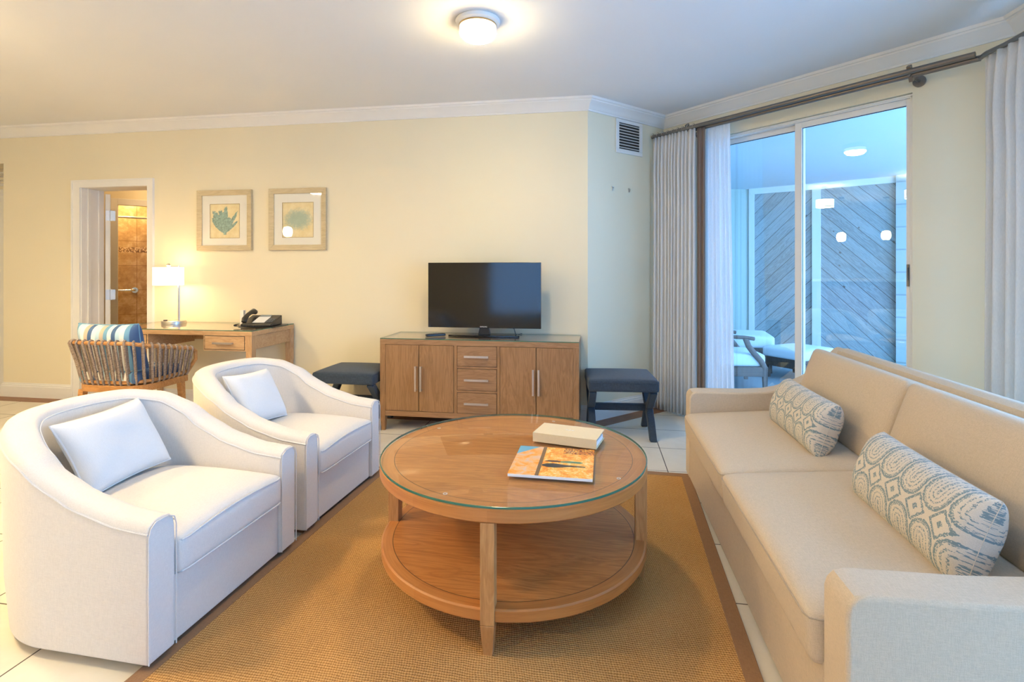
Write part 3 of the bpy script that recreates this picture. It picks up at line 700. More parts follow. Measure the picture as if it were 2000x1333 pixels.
# magazine
def cover_mat():
    t = NT('magazine_cover_print'); v = t.coord(); x, y, z = t.xyz(v)
    n = t.noise(v, 26, 4, .65, .6); n2 = t.noise(v, 110, 3, .7)
    warm = t.ramp(t.m('ADD', t.m('MULTIPLY', n, .6), t.m('MULTIPLY', n2, .4)), [(.30, lin(150, 70, 20)), (.42, lin(240, 135, 30)), (.52, lin(255, 180, 70)), (.62, lin(255, 220, 150))])
    soft_ = t.ramp(n, [(.35, lin(250, 150, 40)), (.5, lin(245, 180, 110)), (.65, lin(225, 190, 165))])
    left = t.m('LESS_THAN', x, -.045)
    c = t.mix(left, warm, soft_)
    tl = t.m('LESS_THAN', t.m('SUBTRACT', t.m('MULTIPLY', x, 1.0), t.m('MULTIPLY', y, .9)), -.205)
    c = t.mix(tl, c, lin(120, 180, 205))
    tr = t.m('MULTIPLY', t.m('GREATER_THAN', y, .085), t.m('GREATER_THAN', x, .03)); c = t.mix(t.m('MULTIPLY', tr, t.m('GREATER_THAN', n2, .5)), c, lin(120, 45, 20))
    post = t.m('LESS_THAN', t.m('ABSOLUTE', t.m('ADD', x, .048)), .007); c = t.mix(post, c, lin(120, 90, 60))
    t.col(c); t.set(rough=.22); return t.mat
t = thing('magazine', 'glossy magazine with orange sunset cover lying near the front of the coffee table', 'magazine', (-.158, 2.012, ZT+.001), math.radians(-1))
MB().box(-.152, .150, -.153, .15, 0, .009).build('pages', M['paper'], t, smooth=False)
MB().box(-.153, .151, -.151, .152, .009, .0100).build('cover', cover_mat(), t, smooth=False)
def silhouette(pts, z, mat, name):
    m = MB(); n = len(pts); m.v = [(x, y, z) for x, y in pts]+[(x, y, z-.0004) for x, y in pts]; m.f = [tuple(range(n)), tuple(range(2*n-1, n-1, -1))]+[(i, n+i, n+(i+1) % n, (i+1) % n) for i in range(n)]; m.mi = [0]*len(m.f)
    return m.build(name, mat, t, smooth=False)
silhouette([(-.040, -.055), (-.018, -.066), (.010, -.067), (.034, -.062), (.062, -.052), (.120, -.050), (.122, -.044), (.062, -.044), (.118, -.037), (.060, -.038), (.030, -.032), (.0, -.026), (-.024, -.030), (-.040, -.042)], .0106, plain('print_black', (.02, .02, .03), .25), 'printed_figure')
silhouette([(-.034, -.006), (-.01, -.012), (.022, -.010), (.028, -.002), (.014, .006), (-.02, .004)], .0106, plain('print_brown', lin(90, 45, 30), .25), 'printed_figure')
silhouette([(.026, -.012), (.10, -.014), (.112, -.006), (.10, .004), (.05, .006), (.022, -.001)], .0105, plain('print_green', lin(95, 130, 95), .25), 'printed_figure')

# ================================================================== MEDIA CABINET
X0, X1, Y0 = -1.640, -.118, 3.83
t = thing('media_cabinet', 'oak media cabinet with four doors and three drawers under the television', 'cabinet', ((X0+X1)/2, Y0, 0))
cx = (X0+X1)/2
def c_(x): return x-cx
m = MB(); D = .44; hw = (X1-X0)/2
m.box(-hw, hw, 0, D, .665, .705, 1); m.box(-hw, -hw+.044, 0, D, .116, .665, 0); m.box(hw-.044, hw, 0, D, .116, .665, 0); m.box(-hw+.044, hw-.044, 0, D, .116, .157, 1)
m.box(-hw+.044, hw-.044, .03, D, .157, .665, 0)
for a, b in ((-1.053, -1.029), (-.7236, -.702)): m.box(c_(a)-.0, c_(b), 0.001, .03, .157, .665, 0)
for a, b in ((.4955, .511), (.3157, .331)): m.box(c_(-1.029), c_(-.7236), 0.001, .03, a, b, 1)
m.build('cabinet_body', [M['cab_v'], M['cab_h']], t, bevel=.0015, smooth=False)
for sx in (-1, 1):
    for y in (.022, D-.022): MB().bar((sx*(hw-.022), y, .116), (sx*(hw-.024), y, 0), .044, .044, .026, .026).build('leg', M['cab_v'], t, smooth=False)
def pull_v(x, z0, z1, par): MB().box(x-.007, x+.007, -.032, -.026, z0, z1).box(x-.005, x+.005, -.028, -.002, z0+.004, z0+.014).box(x-.005, x+.005, -.028, -.002, z1-.014, z1-.004).build('handle', M['pull'], par, bevel=.001, smooth=False)
def pull_h(x, z, w_, par): MB().box(x-w_/2, x+w_/2, -.032, -.026, z-.008, z+.008).box(x-w_/2+.006, x-w_/2+.018, -.028, -.002, z-.005, z+.005).box(x+w_/2-.018, x+w_/2-.006, -.028, -.002, z-.005, z+.005).build('handle', M['pull'], par, bevel=.001, smooth=False)
for a, b, side in ((-1.596, -1.327, 1), (-1.327, -1.053, -1), (-.702, -.431, 1), (-.431, -.160, -1)):
    a, b = c_(a)+.0025, c_(b)-.0025
    o = MB().box(a, b, -.002, .028, .160, .6625).build('door', M['cab_v'], t, bevel=.0015, smooth=False)
    pull_v(b-.018 if side == 1 else a+.018, .315, .505, o)
for z0, z1 in ((.511, .665), (.331, .4955), (.157, .3157)):
    a, b = c_(-1.029)+.003, c_(-.7236)-.003
    o = MB().box(a, b, -.002, .028, z0+.003, z1-.003).build('drawer', M['cab_h'], t, bevel=.0015, smooth=False)
    pull_h((a+b)/2, (z0+z1)/2, .185, o)
m = MB(); m.box(-hw+.001, hw-.001, .001, D-.001, .7055, .7115); m.mi = [0, 0, 1, 1, 1, 1]
m.build('glass_top', [M['glass_top2'], M['glass_edge']], t, smooth=False)
ZC = .7118
# ---- TV
tv = thing('television', 'black flat screen television standing on the oak media cabinet', 'television', (-.868, 4.03, ZC))
bx = .452
MB().box(-bx, bx, .0, .03, .068, .582).build('bezel', M['black_gloss'], tv, bevel=.003, smooth=False)
MB().box(-.32, .32, .028, .06, .14, .48).build('rear_housing', M['black'], tv, bevel=.01, smooth=False)
MB().box(-bx+.014, bx-.014, -.0012, .002, .088, .569).build('screen', M['screen'], tv, smooth=False)
MB().bar((0, .035, .012), (0, .03, .12), .10, .02, .05, .02, up=(0, 1, 0)).build('neck', M['black'], tv, bevel=.003, smooth=False)
m = MB().prism([(-.285, -.005), (-.27, -.02), (.27, -.02), (.285, -.005), (.25, .12), (-.25, .12)], 0.0, .012); m.build('stand_base', M['black_gloss'], tv, bevel=.003, smooth=False)
MB().tube([(.12, .06, .15), (.235, .05, .06), (.245, .055, .02), (.25, .09, .006), (.27, .16, .006), (.275, .20, .006)], .003, 8).build('power_cable', M['black'], tv)
fc = bpy.data.curves.new('logo', 'FONT'); fc.body = 'SAMSUNG'; fc.size = .0125; fc.extrude = .0003; fc.align_x = 'CENTER'
lo = bpy.data.objects.new('logo', fc); C.objects.link(lo); lo.parent = tv; lo.location = (-.0, -.0006, .0735); lo.rotation_euler = (PI/2, 0, 0); fc.materials.append(M['white'])
bpy.context.view_layer.update(); lm = bpy.data.meshes.new_from_object(lo); bpy.data.objects.remove(lo); lo = bpy.data.objects.new('logo', lm); C.objects.link(lo); lo.parent = tv; lo.location = (0, -.0006, .0735); lo.rotation_euler = (PI/2, 0, 0)
t = thing('remote_control', 'small black remote control lying on the cabinet left of the television', 'remote control', (-1.243, 3.98, ZC), math.radians(35))
rbox(.078, .021, .010, .006, 6, .002).build('body', M['black'], t, angle=0).location = (0, 0, .0125)
bt = MB()
for i in range(5):
    for j in range(3): bt.lathe([(0, .0015), (.0035, .0015), (.0035, 0)][::-1], (-.05+i*.02, -.009+j*.009, .0238), 8)
bt.build('buttons', plain('grey_button', (.25, .25, .26), .5), t)

# ================================================================== X STOOLS
def make_stool():
    r = thing('x_frame_stool', 'charcoal navy upholstered x-frame stool left of the media cabinet', 'stool', (-1.912, 3.985, 0), 0, 'x-frame stools beside the cabinet')
    W, Dp = .25, .235
    s_ = rbox(W, Dp, .042, .016, 10, .016).build('seat', M['navy'], r, angle=0); s_.location = (0, 0, .402)
    e = []
    for a, b in ((-1, -1), (1, -1), (1, 1), (-1, 1)): e.append((a*(W-.001), b*(Dp-.001), .425))
    loop = []
    for i in range(4):
        p, q = Vector(e[i]), Vector(e[(i+1) % 4])
        for k in range(8): loop.append(p.lerp(q, .03+.94*k/7))
    MB().tube(loop, .0028, 6, closed=True).build('piping', M['navy'], r)
    for sx in (-1, 1):
        x = sx*(W-.035)
        for k in (-1, 1):
            pts = [(x, -k*(Dp-.035), .365), (x, -k*.075, .245), (x, 0, .205), (x, k*.085, .13), (x, k*(Dp-.045), 0.001)]
            m = MB()
            vs_ = []
            for p, q in zip(pts[:-1], pts[1:]): pass
            prev = None; K = []
            for i, p in enumerate(pts):
                p = Vector(p); d = (Vector(pts[min(i+1, 4)])-Vector(pts[max(i-1, 0)])).normalized(); n_ = Vector((0, -d.z, d.y))
                if i in (0, 4): n_ = Vector((0, -1 if d.y*d.z > 0 else 1, 0)) if False else n_
                for sx_, sn in ((-1, -1), (1, -1), (1, 1), (-1, 1)): K.append(p+Vector((sx_*.026, 0, 0))+n_*sn*.026)
            for i in (16, 17, 18, 19): K[i].z = max(0.001, 0.001)
            fs = [(0, 3, 2, 1), (16, 17, 18, 19)]
            for i in range(4):
                for a in range(4): b = (a+1) % 4; fs.append((i*4+a, i*4+b, i*4+4+b, i*4+4+a))
            m.add(K, fs); m.build('leg', M['navy'], r, bevel=.008, seg=3)
    MB().box(-(W-.06), W-.06, -.024, .024, .175, .225).build('stretcher', M['navy'], r, bevel=.008, seg=3)
    return r
st = make_stool()
s2 = copy_tree(st); s2.location = (.180, 4.055, 0); s2.rotation_euler.z = math.radians(4.5)
s2['label'] = 'navy upholstered x-frame stool right of the media cabinet below the wall vent'

# ================================================================== WALL VENT + HOOKS
VM = Matrix.Translation((A.x, A.y, 0)) @ Matrix.Rotation(PI/4, 4, 'Z')
vx = .322+.166
t = thing('air_vent', 'white louvred air vent high on the angled wall under the crown moulding', 'vent', VM @ Vector((vx, 0, 2.38)), PI/4)
m = MB(); m.box(-.166, .166, -.012, -.001, -.148, -.112).box(-.166, .166, -.012, -.001, .112, .140).box(-.166, -.130, -.012, -.001, -.112, .112).box(.130, .166, -.012, -.001, -.112, .112)
m.build('frame', M['trim'], t, bevel=.002, smooth=False)
MB().box(-.13, .13, -.004, -.001, -.112, .112).build('backing', M['groove'], t, smooth=False)
for k in range(9):
    z = -.098+k*.0245; MB().bar((-.13, -.008, z), (.13, -.008, z), .011, .002, up=(0, .35, 1)).build('slat', M['trim'], t, smooth=False)
for k, (u_, z) in enumerate(((.285, 1.927), (.488, 1.929))):
    o = MB().box(-.008, .008, -.006, -.001, -.022, .006).cyl((0, -.004, -.004), (0, -.018, .0), .004, n=8).box(-.012, .012, -.010, -.004, -.001, .010).build('picture_hook', M['nickel'], bevel=.001, loc=VM @ Vector((u_, 0, z)), rotz=PI/4)
    tag(o, ['left one of two small empty metal picture hooks on the angled wall', 'right one of two small empty metal picture hooks on the angled wall'][k], 'picture hook', 'picture hooks on the angled wall')

# ================================================================== PICTURES
def art_mat(kind):
    t = NT('coral_print_'+kind); v = t.coord(); x, y, z = t.xyz(v)
    n = t.noise(v, 14, 4, .6); bgc = t.ramp(n, [(.3, lin(226, 205, 150)), (.7, lin(240, 226, 185))])
    n2 = t.noise(v, 70, 3, .7)
    if kind == 'round':
        r = t.m('SQRT', t.m('ADD', t.m('POWER', t.m('DIVIDE', x, .125), 2), t.m('POWER', t.m('DIVIDE', t.m('ADD', z, -.0), .085), 2)))
        f = t.m('MINIMUM', t.m('MAXIMUM', t.m('MULTIPLY', t.m('SUBTRACT', 1.25, t.m('ADD', r, t.m('MULTIPLY', t.m('SUBTRACT', n2, .5), 1.1))), 1.6), 0), 1)
        c = t.mix(t.m('MULTIPLY', f, .62), bgc, lin(110, 165, 165))
    else:
        f = None
        for deg, L_, wd in ((-44, .19, .028), (-30, .235, .036), (-13, .22, .034), (2, .245, .026), (17, .15, .030), (33, .235, .017), (50, .17, .013)):
            a_ = math.radians(deg); ux, uz = math.sin(a_), math.cos(a_)
            xx = t.m('SUBTRACT', x, ux*L_/2); zz = t.m('SUBTRACT', z, uz*L_/2-.115)
            al = t.m('MULTIPLY_ADD', xx, ux, t.m('MULTIPLY', zz, uz)); ac = t.m('MULTIPLY_ADD', xx, uz, t.m('MULTIPLY', zz, -ux))
            e_ = t.m('ADD', t.m('POWER', t.m('ABSOLUTE', t.m('DIVIDE', al, L_/2)), 2), t.m('POWER', t.m('ABSOLUTE', t.m('DIVIDE', ac, wd)), 2))
            g_ = t.m('LESS_THAN', t.m('MULTIPLY_ADD', t.m('SUBTRACT', n2, .5), 1.6, e_), .9)
            f = g_ if f is None else t.m('MAXIMUM', f, g_)
        st_ = t.m('MULTIPLY', t.m('LESS_THAN', t.m('ABSOLUTE', x), .014), t.m('LESS_THAN', t.m('ABSOLUTE', t.m('ADD', z, .112)), .018))
        f = t.m('MAXIMUM', f, st_)
        c = t.mix(t.m('MULTIPLY', f, .85), bgc, t.ramp(n2, [(.35, lin(70, 120, 120)), (.65, lin(140, 185, 180))]))
    t.col(c); t.set(rough=.6); return t.mat
M['frame'] = wood('pale_frame_wood', lin(205, 188, 152), lin(182, 164, 128), 0, .55)
M['mat'] = plain('picture_mat', (.82, .79, .70), .7, var=.02)
def picture(xc, kind, label):
    t = thing('framed_picture', label, 'picture', (xc, YB-.001, 1.685), 0, 'framed coral prints above the desk')
    h = .273; fw = .047
    m = MB()
    for k in range(4):
        R = Matrix.Rotation(k*PI/2, 4, 'Y')
        vs_ = [R @ Vector(p) for p in ((-h, -.026, -h), (h, -.026, -h), (h-fw, -.020, -h+fw), (-h+fw, -.020, -h+fw), (-h, 0, -h), (h, 0, -h), (h-fw, 0, -h+fw), (-h+fw, 0, -h+fw))]
        m.add(vs_, [(0, 1, 2, 3), (5, 4, 7, 6), (0, 4, 5, 1), (2, 6, 7, 3), (1, 5, 6, 2), (3, 7, 4, 0)])
    m.build('frame', M['frame'], t, bevel=.0015, smooth=False)
    i = h-fw; m = MB(); a = .148
    m.box(-i, i, -.010, -.006, a, i).box(-i, i, -.010, -.006, -i, -a-.012).box(-i, -a, -.010, -.006, -a-.012, a).box(a, i, -.010, -.006, -a-.012, a)
    m.build('mat_board', M['mat'], t, smooth=False)
    MB().box(-a-.003, a+.003, -.0062, -.003, -a-.014, a+.003).build('print', art_mat(kind), t, smooth=False)
    m = MB(); e = .0016
    for s_ in (-1, 1): m.box(s_*a-e, s_*a+e, -.0108, -.0098, -a-.012, a)
    m.box(-a, a, -.0108, -.0098, a-e, a+e).box(-a, a, -.0108, -.0098, -a-.012-e, -a-.012+e); m.build('gold_fillet', plain('fillet', lin(170, 140, 80), .5), t, smooth=False)
    MB().box(-i, i, -.0145, -.0125, -i, i).build('glazing', M['pic_glass'], t, smooth=False)
    return t
picture(-3.313, 'fan', 'framed blue-green branching sea fan print, left one above the desk')
picture(-2.597, 'round', 'framed pale blue round coral print with bright reflection, right one above the desk')

# ================================================================== DESK
DX0, DX1, DY0, DY1, DZ = -3.97, -2.632, 3.70, 4.275, .757
t = thing('writing_desk', 'light oak writing desk with drawers standing against the wall under the pictures', 'desk', ((DX0+DX1)/2, DY0, 0))
hw = (DX1-DX0)/2; dd = DY1-DY0
m = MB().box(-hw, hw, 0, dd, DZ-.036, DZ-.001); m.build('desktop', M['desk_h'], t, bevel=.0015, smooth=False)
m = MB().box(-hw+.001, hw-.001, .001, dd-.001, DZ, DZ+.006); m.mi = [0, 0, 1, 1, 1, 1]; m.build('glass_top', [M['glass_top2'], M['glass_edge']], t, smooth=False)
m = MB().box(hw-.025, hw-.012, .05, dd-.05, DZ-.145, DZ-.036).box(-hw+.012, -hw+.025, .05, dd-.05, DZ-.145, DZ-.036).box(-hw+.05, hw-.05, dd-.04, dd-.02, DZ-.145, DZ-.036)
m.build('apron', M['desk_h'], t, bevel=.001, smooth=False)
for s_ in (-1, 1):
    x0, x1 = sorted((s_*(hw-.05), s_*(hw-.42)))
    o = MB().box(x0, x1, .002, .50, DZ-.155, DZ-.036).build('drawer_box', M['desk_h'], t, bevel=.0015, smooth=False)
    q = MB().box(x0+.014, x1-.014, -.001, .02, DZ-.143, DZ-.042).build('drawer', M['desk_h'], t, bevel=.0015, smooth=False)
    MB().box(x0+.010, x1-.010, .0005, .0015, DZ-.147, DZ-.038).build('gap_shade', M['groove'], t, smooth=False)  # thin dark sheet, its colour stands in for shade round the drawer front
    pull_h((x0+x1)/2, DZ-.093, .17, q)
    for y in (.026, dd-.026): MB().bar((s_*(hw-.026), y, DZ-.036), (s_*(hw-.026), y, DZ-.16), .052, .052).bar((s_*(hw-.026), y, DZ-.16), (s_*(hw-.022), y, 0), .052, .052, .032, .032).build('leg', M['desk_v'], t, bevel=.0015, smooth=False)
ZD = DZ+.0065
# desk lamp
t = thing('desk_lamp', 'lit nickel desk lamp with white drum shade standing on the desk by the doorway', 'lamp', (-3.67, 4.10, ZD))
MB().lathe([(0, .028), (.088, .028), (.092, .025), (.096, .004), (.096, 0), (0, 0)][::-1], n=48).build('base', M['nickel'], t, angle=30)
MB().cyl((-.045, -.045, .028), (-.045, -.045, .036), .016).build('switch', M['black'], t)
MB().cyl((.05, 0, .026), (.05, 0, .515), .008).cyl((.05, 0, .500), (-.055, 0, .500), .006).cyl((-.055, 0, .505), (-.055, 0, .40), .006).lathe([(0, .53), (.012, .528), (.018, .515), (.012, .505), (.006, .495)][::-1], (-.055, 0, 0), 20).build('pole', M['nickel'], t)
SHc = (-.055, 0)
sh = MB().lathe([(.118, .338), (.118, .496), (.115, .496), (.115, .338), (.118, .338)], (*SHc, 0), 48, cap=False)
sh.build('lamp_shade', emit('lit_shade', (1, .80, .52), 1.3), t, angle=30)
MB().lathe([(0, .36), (.014, .362), (.027, .38), (.03, .40), (.022, .425), (.013, .44), (.013, .455), (0, .455)], (*SHc, 0), 20).build('bulb', emit('bulb_glow', (1, .72, .42), 18), t, angle=0)
for k in range(3):
    a = k*2*PI/3; MB().cyl((SHc[0], 0, .49), (SHc[0]+.115*math.cos(a), .115*math.sin(a), .49), .0018, n=6).build('shade_spoke', M['nickel'], t)
point('lamp_light', (SHc[0], 0, .345), 1.9, (1, .62, .30), .02, t)
point('lamp_light', (SHc[0], 0, .488), 1.3, (1, .62, .30), .02, t)
# telephone
t = thing('desk_telephone', 'black corded office telephone at the right end of the desk', 'telephone', (-2.79, 4.05, ZD), math.radians(8))
m = MB(); vs_ = [(-.13, -.10, .004), (.13, -.10, .004), (.13, .10, .004), (-.13, .10, .004), (-.13, -.10, .022), (.13, -.10, .022), (.13, .10, .085), (-.13, .10, .085)]
m.add(vs_, [(0, 3, 2, 1), (4, 5, 6, 7), (0, 1, 5, 4), (1, 2, 6, 5), (2, 3, 7, 6), (3, 0, 4, 7)]); m.build('body', M['black'], t, bevel=.008, seg=3)
sl = math.atan2(.063, .2)
TM = Matrix.Translation((0, 0, .0535)) @ Matrix.Rotation(sl, 4, 'X')
m = MB().box(-.045, .055, -.07, .055, .001, .003, mat=TM); m.build('paper_insert', M['paper'], t, smooth=False)
m = MB().box(-.04, .05, .06, .088, .001, .006, mat=TM).build('display', plain('lcd', (.28, .33, .33), .2), t, smooth=False)
for i in range(3):
    for j in range(4): MB().box(.068+i*.018, .081+i*.018, -.06+j*.022, -.046+j*.022, .001, .005, mat=TM).build('key', plain('key_grey', (.12, .12, .13), .4), t, smooth=False)
hs = [TM @ Vector(p) for p in ((-.095, -.105, .02), (-.095, -.085, .038), (-.095, -.04, .052), (-.095, .02, .054), (-.095, .07, .045), (-.095, .095, .028))]
MB().tube(hs, [.020, .024, .018, .017, .024, .021], 12).build('handset', M['black'], t)
co = []
for k in range(150):
    s_ = k/149; a = s_*2*PI*22; cxp = Vector((-.13+.03*math.sin(s_*PI)*-1.2+.10*s_*s_*1.6, -.12-.045*math.sin(s_*PI), .011+.012*(1-s_)))
    co.append(cxp+Vector((.0055*math.cos(a), .004*math.cos(a), .0055*math.sin(a))))
MB().tube(co, .0018, 5).build('coiled_cord', M['black'], t)
tag(MB().box(-.15, .16, -.12, .115, 0, .0035).build('desk_blotter', M['black'], bevel=.001, smooth=False, loc=(-2.77, 4.045, ZD+.0005), rotz=math.radians(8)), 'thin black writing pad lying under the telephone', 'desk pad')
o = tag(MB().box(-.005, .04, -.002, .002, 0, .12).box(-.005, .04, .018, .022, 0, .12).bar((.0175, -.001, .12), (.0175, .021, .12), .045, .003, up=(0, 0, 1)).build('tent_card', M['paper'], smooth=False, loc=(-3.045, 4.13, ZD+.001), rotz=math.radians(-20)), 'small white folded card standing left of the telephone', 'card')

# ================================================================== ROPE DESK CHAIR
t = thing('rope_armchair', 'woven rope armchair with teak frame pulled up to the desk', 'chair', (-3.285, 3.27, 0), math.radians(0))
def uc(s_, wx, yb, yf, r):
    """U path: s in 0..1 from left-front round the back to right-front"""
    pts = []
    L1 = yf-(yb+r); Lc = PI*r/2; Lm = 2*(wx-r); tot = 2*L1+2*Lc+Lm; d = s_*tot
    if d < L1: return (-wx, yf-d)
    d -= L1
    if d < Lc: a = d/r; return (-wx+r-r*math.cos(a), yb+r-r*math.sin(a))
    d -= Lc
    if d < Lm: return (-wx+r+d, yb)
    d -= Lm
    if d < Lc: a = d/r; return (wx-r+r*math.sin(a), yb+r-r*math.cos(a))
    d -= Lc; return (wx, yb+r+d)
def top_z(s_):
    a = abs(s_-.5)*2; return .745-.10*min(1, max(0, (a-.30)/.7))**1.0
def tp(s_): x, y = uc(s_, .305, -.245, .235, .17); return Vector((x, y, top_z(s_)))
def bp_(s_): x, y = uc(s_, .262, -.185, .235, .15); return Vector((x, y, .470+.01*abs(s_-.5)))
MB().tube([tp(i/48) for i in range(49)], .0135, 10).build('top_rail', M['teak'], t)
MB().tube([bp_(i/48) for i in range(49)], .0125, 10).build('lower_rail', M['teak'], t)
for i in range(29):
    s_ = .012+.976*i/28; a, b = tp(s_), bp_(s_)
    dv = (tp(min(1, s_+.01))-tp(max(0, s_-.01))); dirv = Vector((dv.x, dv.y, 0)).normalized(); nrm = Vector((dirv.y, -dirv.x, 0)); o = .0165
    loop = [a+nrm*o, a+nrm*.010+Vector((0, 0, .013)), a+Vector((0, 0, o+.002)), a-nrm*.010+Vector((0, 0, .013)), a-nrm*o, a*.5+b*.5-nrm*.012, b-nrm*o, b-nrm*.010-Vector((0, 0, .013)), b-Vector((0, 0, o+.002)), b+nrm*.010-Vector((0, 0, .013)), b+nrm*o, a*.5+b*.5+nrm*.012]
    MB().tube(loop, .0078, 8, closed=True).build('rope_strand', M['rope'], t)
for s_ in (0.0, 1.0): MB().tube([tp(s_), tp(s_)+Vector((0, .028, -.02)), tp(s_)+Vector((0, .030, -.08)), bp_(s_)+Vector((0, .02, .02)), bp_(s_)], .013, 10).build('arm_front', M['teak'], t)
m = MB().prism([uc(i/40, .268, -.20, .235, .15) for i in range(41)], .405, .452); m.build('seat_frame', M['teak'], t, bevel=.004)
for sx in (-1, 1):
    MB().bar((sx*.235, .20, .41), (sx*.245, .225, 0), .04, .04, .028, .028).build('leg', M['teak'], t, bevel=.003)
    MB().bar((sx*.215, -.15, .41), (sx*.235, -.20, 0), .04, .04, .028, .028).build('leg', M['teak'], t, bevel=.003)
    MB().bar((sx*.238, .21, .22), (sx*.225, -.17, .22), .022, .03).build('stretcher', M['teak'], t, bevel=.002)
MB().bar((-.23, -.02, .22), (.23, -.02, .22), .022, .03).build('stretcher', M['teak'], t, bevel=.002)
sc_ = rbox(.225, .20, .04, .02, 8, .012); o = sc_.build('seat_cushion', M['stripes'], t, angle=0); o.location = (0, .02, .50)
mb, ed = pillow(.225, .205, .085, 5, 5, .05, wr=.05, seed=4)
t2 = thing('striped_pillow', 'square pillow with blue, white and tan stripes leaning in the rope armchair', 'pillow', (-3.335, 3.175, .752), 0)
mb.build('pillow_body', M['stripes'], t2, angle=0, merge=False); MB().tube(ed, .004, 6, closed=True).build('piping', M['stripes'], t2)
t2.rotation_euler = (math.radians(90+12), 0, math.radians(3)); t2.location = (-3.31, 3.17, .665)

# ================================================================== ARMCHAIRS
def make_armchair():
    r = thing('barrel_armchair', 'white linen barrel armchair in the left foreground nearest the camera', 'armchair', (-1.325, 1.770, 0), math.radians(-1.65), 'white barrel armchairs')
    HWd, DS, TH = .375, .428, .102; a_, b_ = .386, .377
    pts = []  # outer path (x, y, inward normal)
    def arc(ax, bx_, n, e=2.08):
        o = []
        for i in range(n+1):
            th = PI*i/n; c, s_ = math.cos(th), math.sin(th)
            o.append((-(abs(s_)**(2/e))*ax, -math.copysign(abs(c)**(2/e), c)*bx_))
        return o
    NS, NA = 10, 56
    out = [(-DS*i/NS, -b_) for i in range(NS)]+[(-DS+x, y) for x, y in arc(a_, b_, NA)]+[(-DS+DS*i/NS, b_) for i in range(1, NS+1)]
    inn = [(-DS*i/NS, -b_+TH) for i in range(NS)]+[(-DS+x, y) for x, y in arc(a_-TH, b_-TH, NA)]+[(-DS+DS*i/NS, b_-TH) for i in range(1, NS+1)]
    K = [(0, .463), (-.12, .474), (-.27, .512), (-.39, .566), (-.51, .638), (-.63, .690), (-.75, .714), (-.9, .715)]
    def h(x):
        for (x0, z0), (x1, z1) in zip(K[:-1], K[1:]):
            if x >= x1: 
                f = (x0-x)/(x0-x1); return z0+(z1-z0)*(f*f*(3-2*f)*.35+f*.65)
        return K[-1][1]
    N = len(out); vs_ = []; seam_o = []; seam_i = []
    for i in range(N):
        o = Vector(out[i]); q = Vector(inn[i]); z = h(o.x); back = max(0, min(1, (-o.x-DS)/.38))
        def at(f, zz, fl=0): p = o.lerp(q, f); return (p.x-fl, p.y, zz)
        ring = [at(.42*back, .028), at(.16*back, .20), at(0, z-.06), at(0, z-.032), at(.06, z-.014), at(.20, z-.003), at(.4, z), at(.65, z-.001), at(.85, z-.008), at(.96, z-.022), at(1, z-.045), at(1.02, .36), at(1.02, .028)]
        vs_ += ring; seam_o.append(Vector(at(-.01, z-.034))); seam_i.append(Vector(at(.99, z-.030)))
    k = 13; fs = []
    for i in range(N-1):
        for a in range(k): b = (a+1) % k; fs.append((i*k+a, i*k+b, (i+1)*k+b, (i+1)*k+a))
    fs += [tuple(range(k)), tuple((N-1)*k+a for a in range(k-1, -1, -1))]
    MB().add(vs_, fs).build('shell', M['linen'], r, angle=50, bevel=.010, seg=3)
    MB().tube(seam_o, .0032, 6).build('piping', M['piping'], r); MB().tube(seam_i, .0032, 6).build('piping', M['piping'], r)
    for s_ in (-1, 1):
        y0, y1 = s_*b_, s_*(b_-TH)
        f = .003
        loop = [(f, y0, .034), (f, y0, .42), (f, y0+(y1-y0)*.08, .445), (f, y0+(y1-y0)*.25, .458), (f, y0+(y1-y0)*.7, .458), (f, y0+(y1-y0)*.93, .445), (f, y1, .42), (f, y1, .034)]
        MB().tube(loop, .0022, 6).build('piping', M['linen'], r)
    bi = b_-TH
    MB().prism([(-.014, -bi), (-.014, bi), (-DS, bi)]+[(-DS+x, -y) for x, y in arc(a_-TH, bi, 24)][1:-1]+[(-DS, -bi)], .028, .246).build('seat_base', M['linen'], r, bevel=.006)
    def warp(p):
        x = p.x-.335
        if x < -DS:
            f = min(.999, (-x-DS)/(a_-TH+.004)); p.y *= max(.25, (1-f**2.25)**(1/2.25))
        return p
    cu = rbox(.342, bi-.004, .062, .026, 12, .052, 0, warp).build('seat_cushion', M['linen'], r, angle=0); cu.location = (-.330, 0, .306)
    for zz in (.357, .254):
        xe = .011
        loop = [(-.55, -bi+.05, zz), (-.40, -bi+.006, zz), (-.02, -bi+.008, zz), (xe-.004, -bi+.02, zz), (xe, -bi+.04, zz)]+[(xe, -bi+.04+(2*bi-.08)*i/10, zz+(.014*math.sin(PI*i/10) if zz > .3 else 0)) for i in range(1, 10)]+[(xe, bi-.04, zz), (xe-.004, bi-.02, zz), (-.02, bi-.008, zz), (-.40, bi-.006, zz), (-.55, bi-.05, zz)]
        MB().tube(loop, .0035, 6).build('piping', M['piping'], r)
    MB().prism([(x*.86-.035, y*.90) for x, y in out], 0, .032).build('plinth', M['plinth'], r, smooth=False)
    return r
ch1 = make_armchair()
ch2 = copy_tree(ch1); ch2.location = (-1.300, 2.612, 0); ch2.rotation_euler.z = math.radians(-2.6)
ch2['label'] = 'white linen barrel armchair farther from the camera, before the rope desk chair'
def throw(name, label, loc, rot, hx, hy, T, mat, group, pr=.0035, **k):
    t = thing(name, label, 'pillow', loc, 0, group); mb, ed = pillow(hx, hy, T, **k)
    mb.build('pillow_body', mat, t, angle=0); MB().tube(ed, pr, 6, closed=True).build('piping', mat, t)
    t.rotation_mode = 'XYZ'; t.rotation_euler = rot; return t
def lean(yaw, tilt, roll):
    return (Matrix.Rotation(yaw, 4, 'Z') @ Matrix.Rotation(PI/2-tilt, 4, 'X') @ Matrix.Rotation(roll, 4, 'Z')).to_euler()
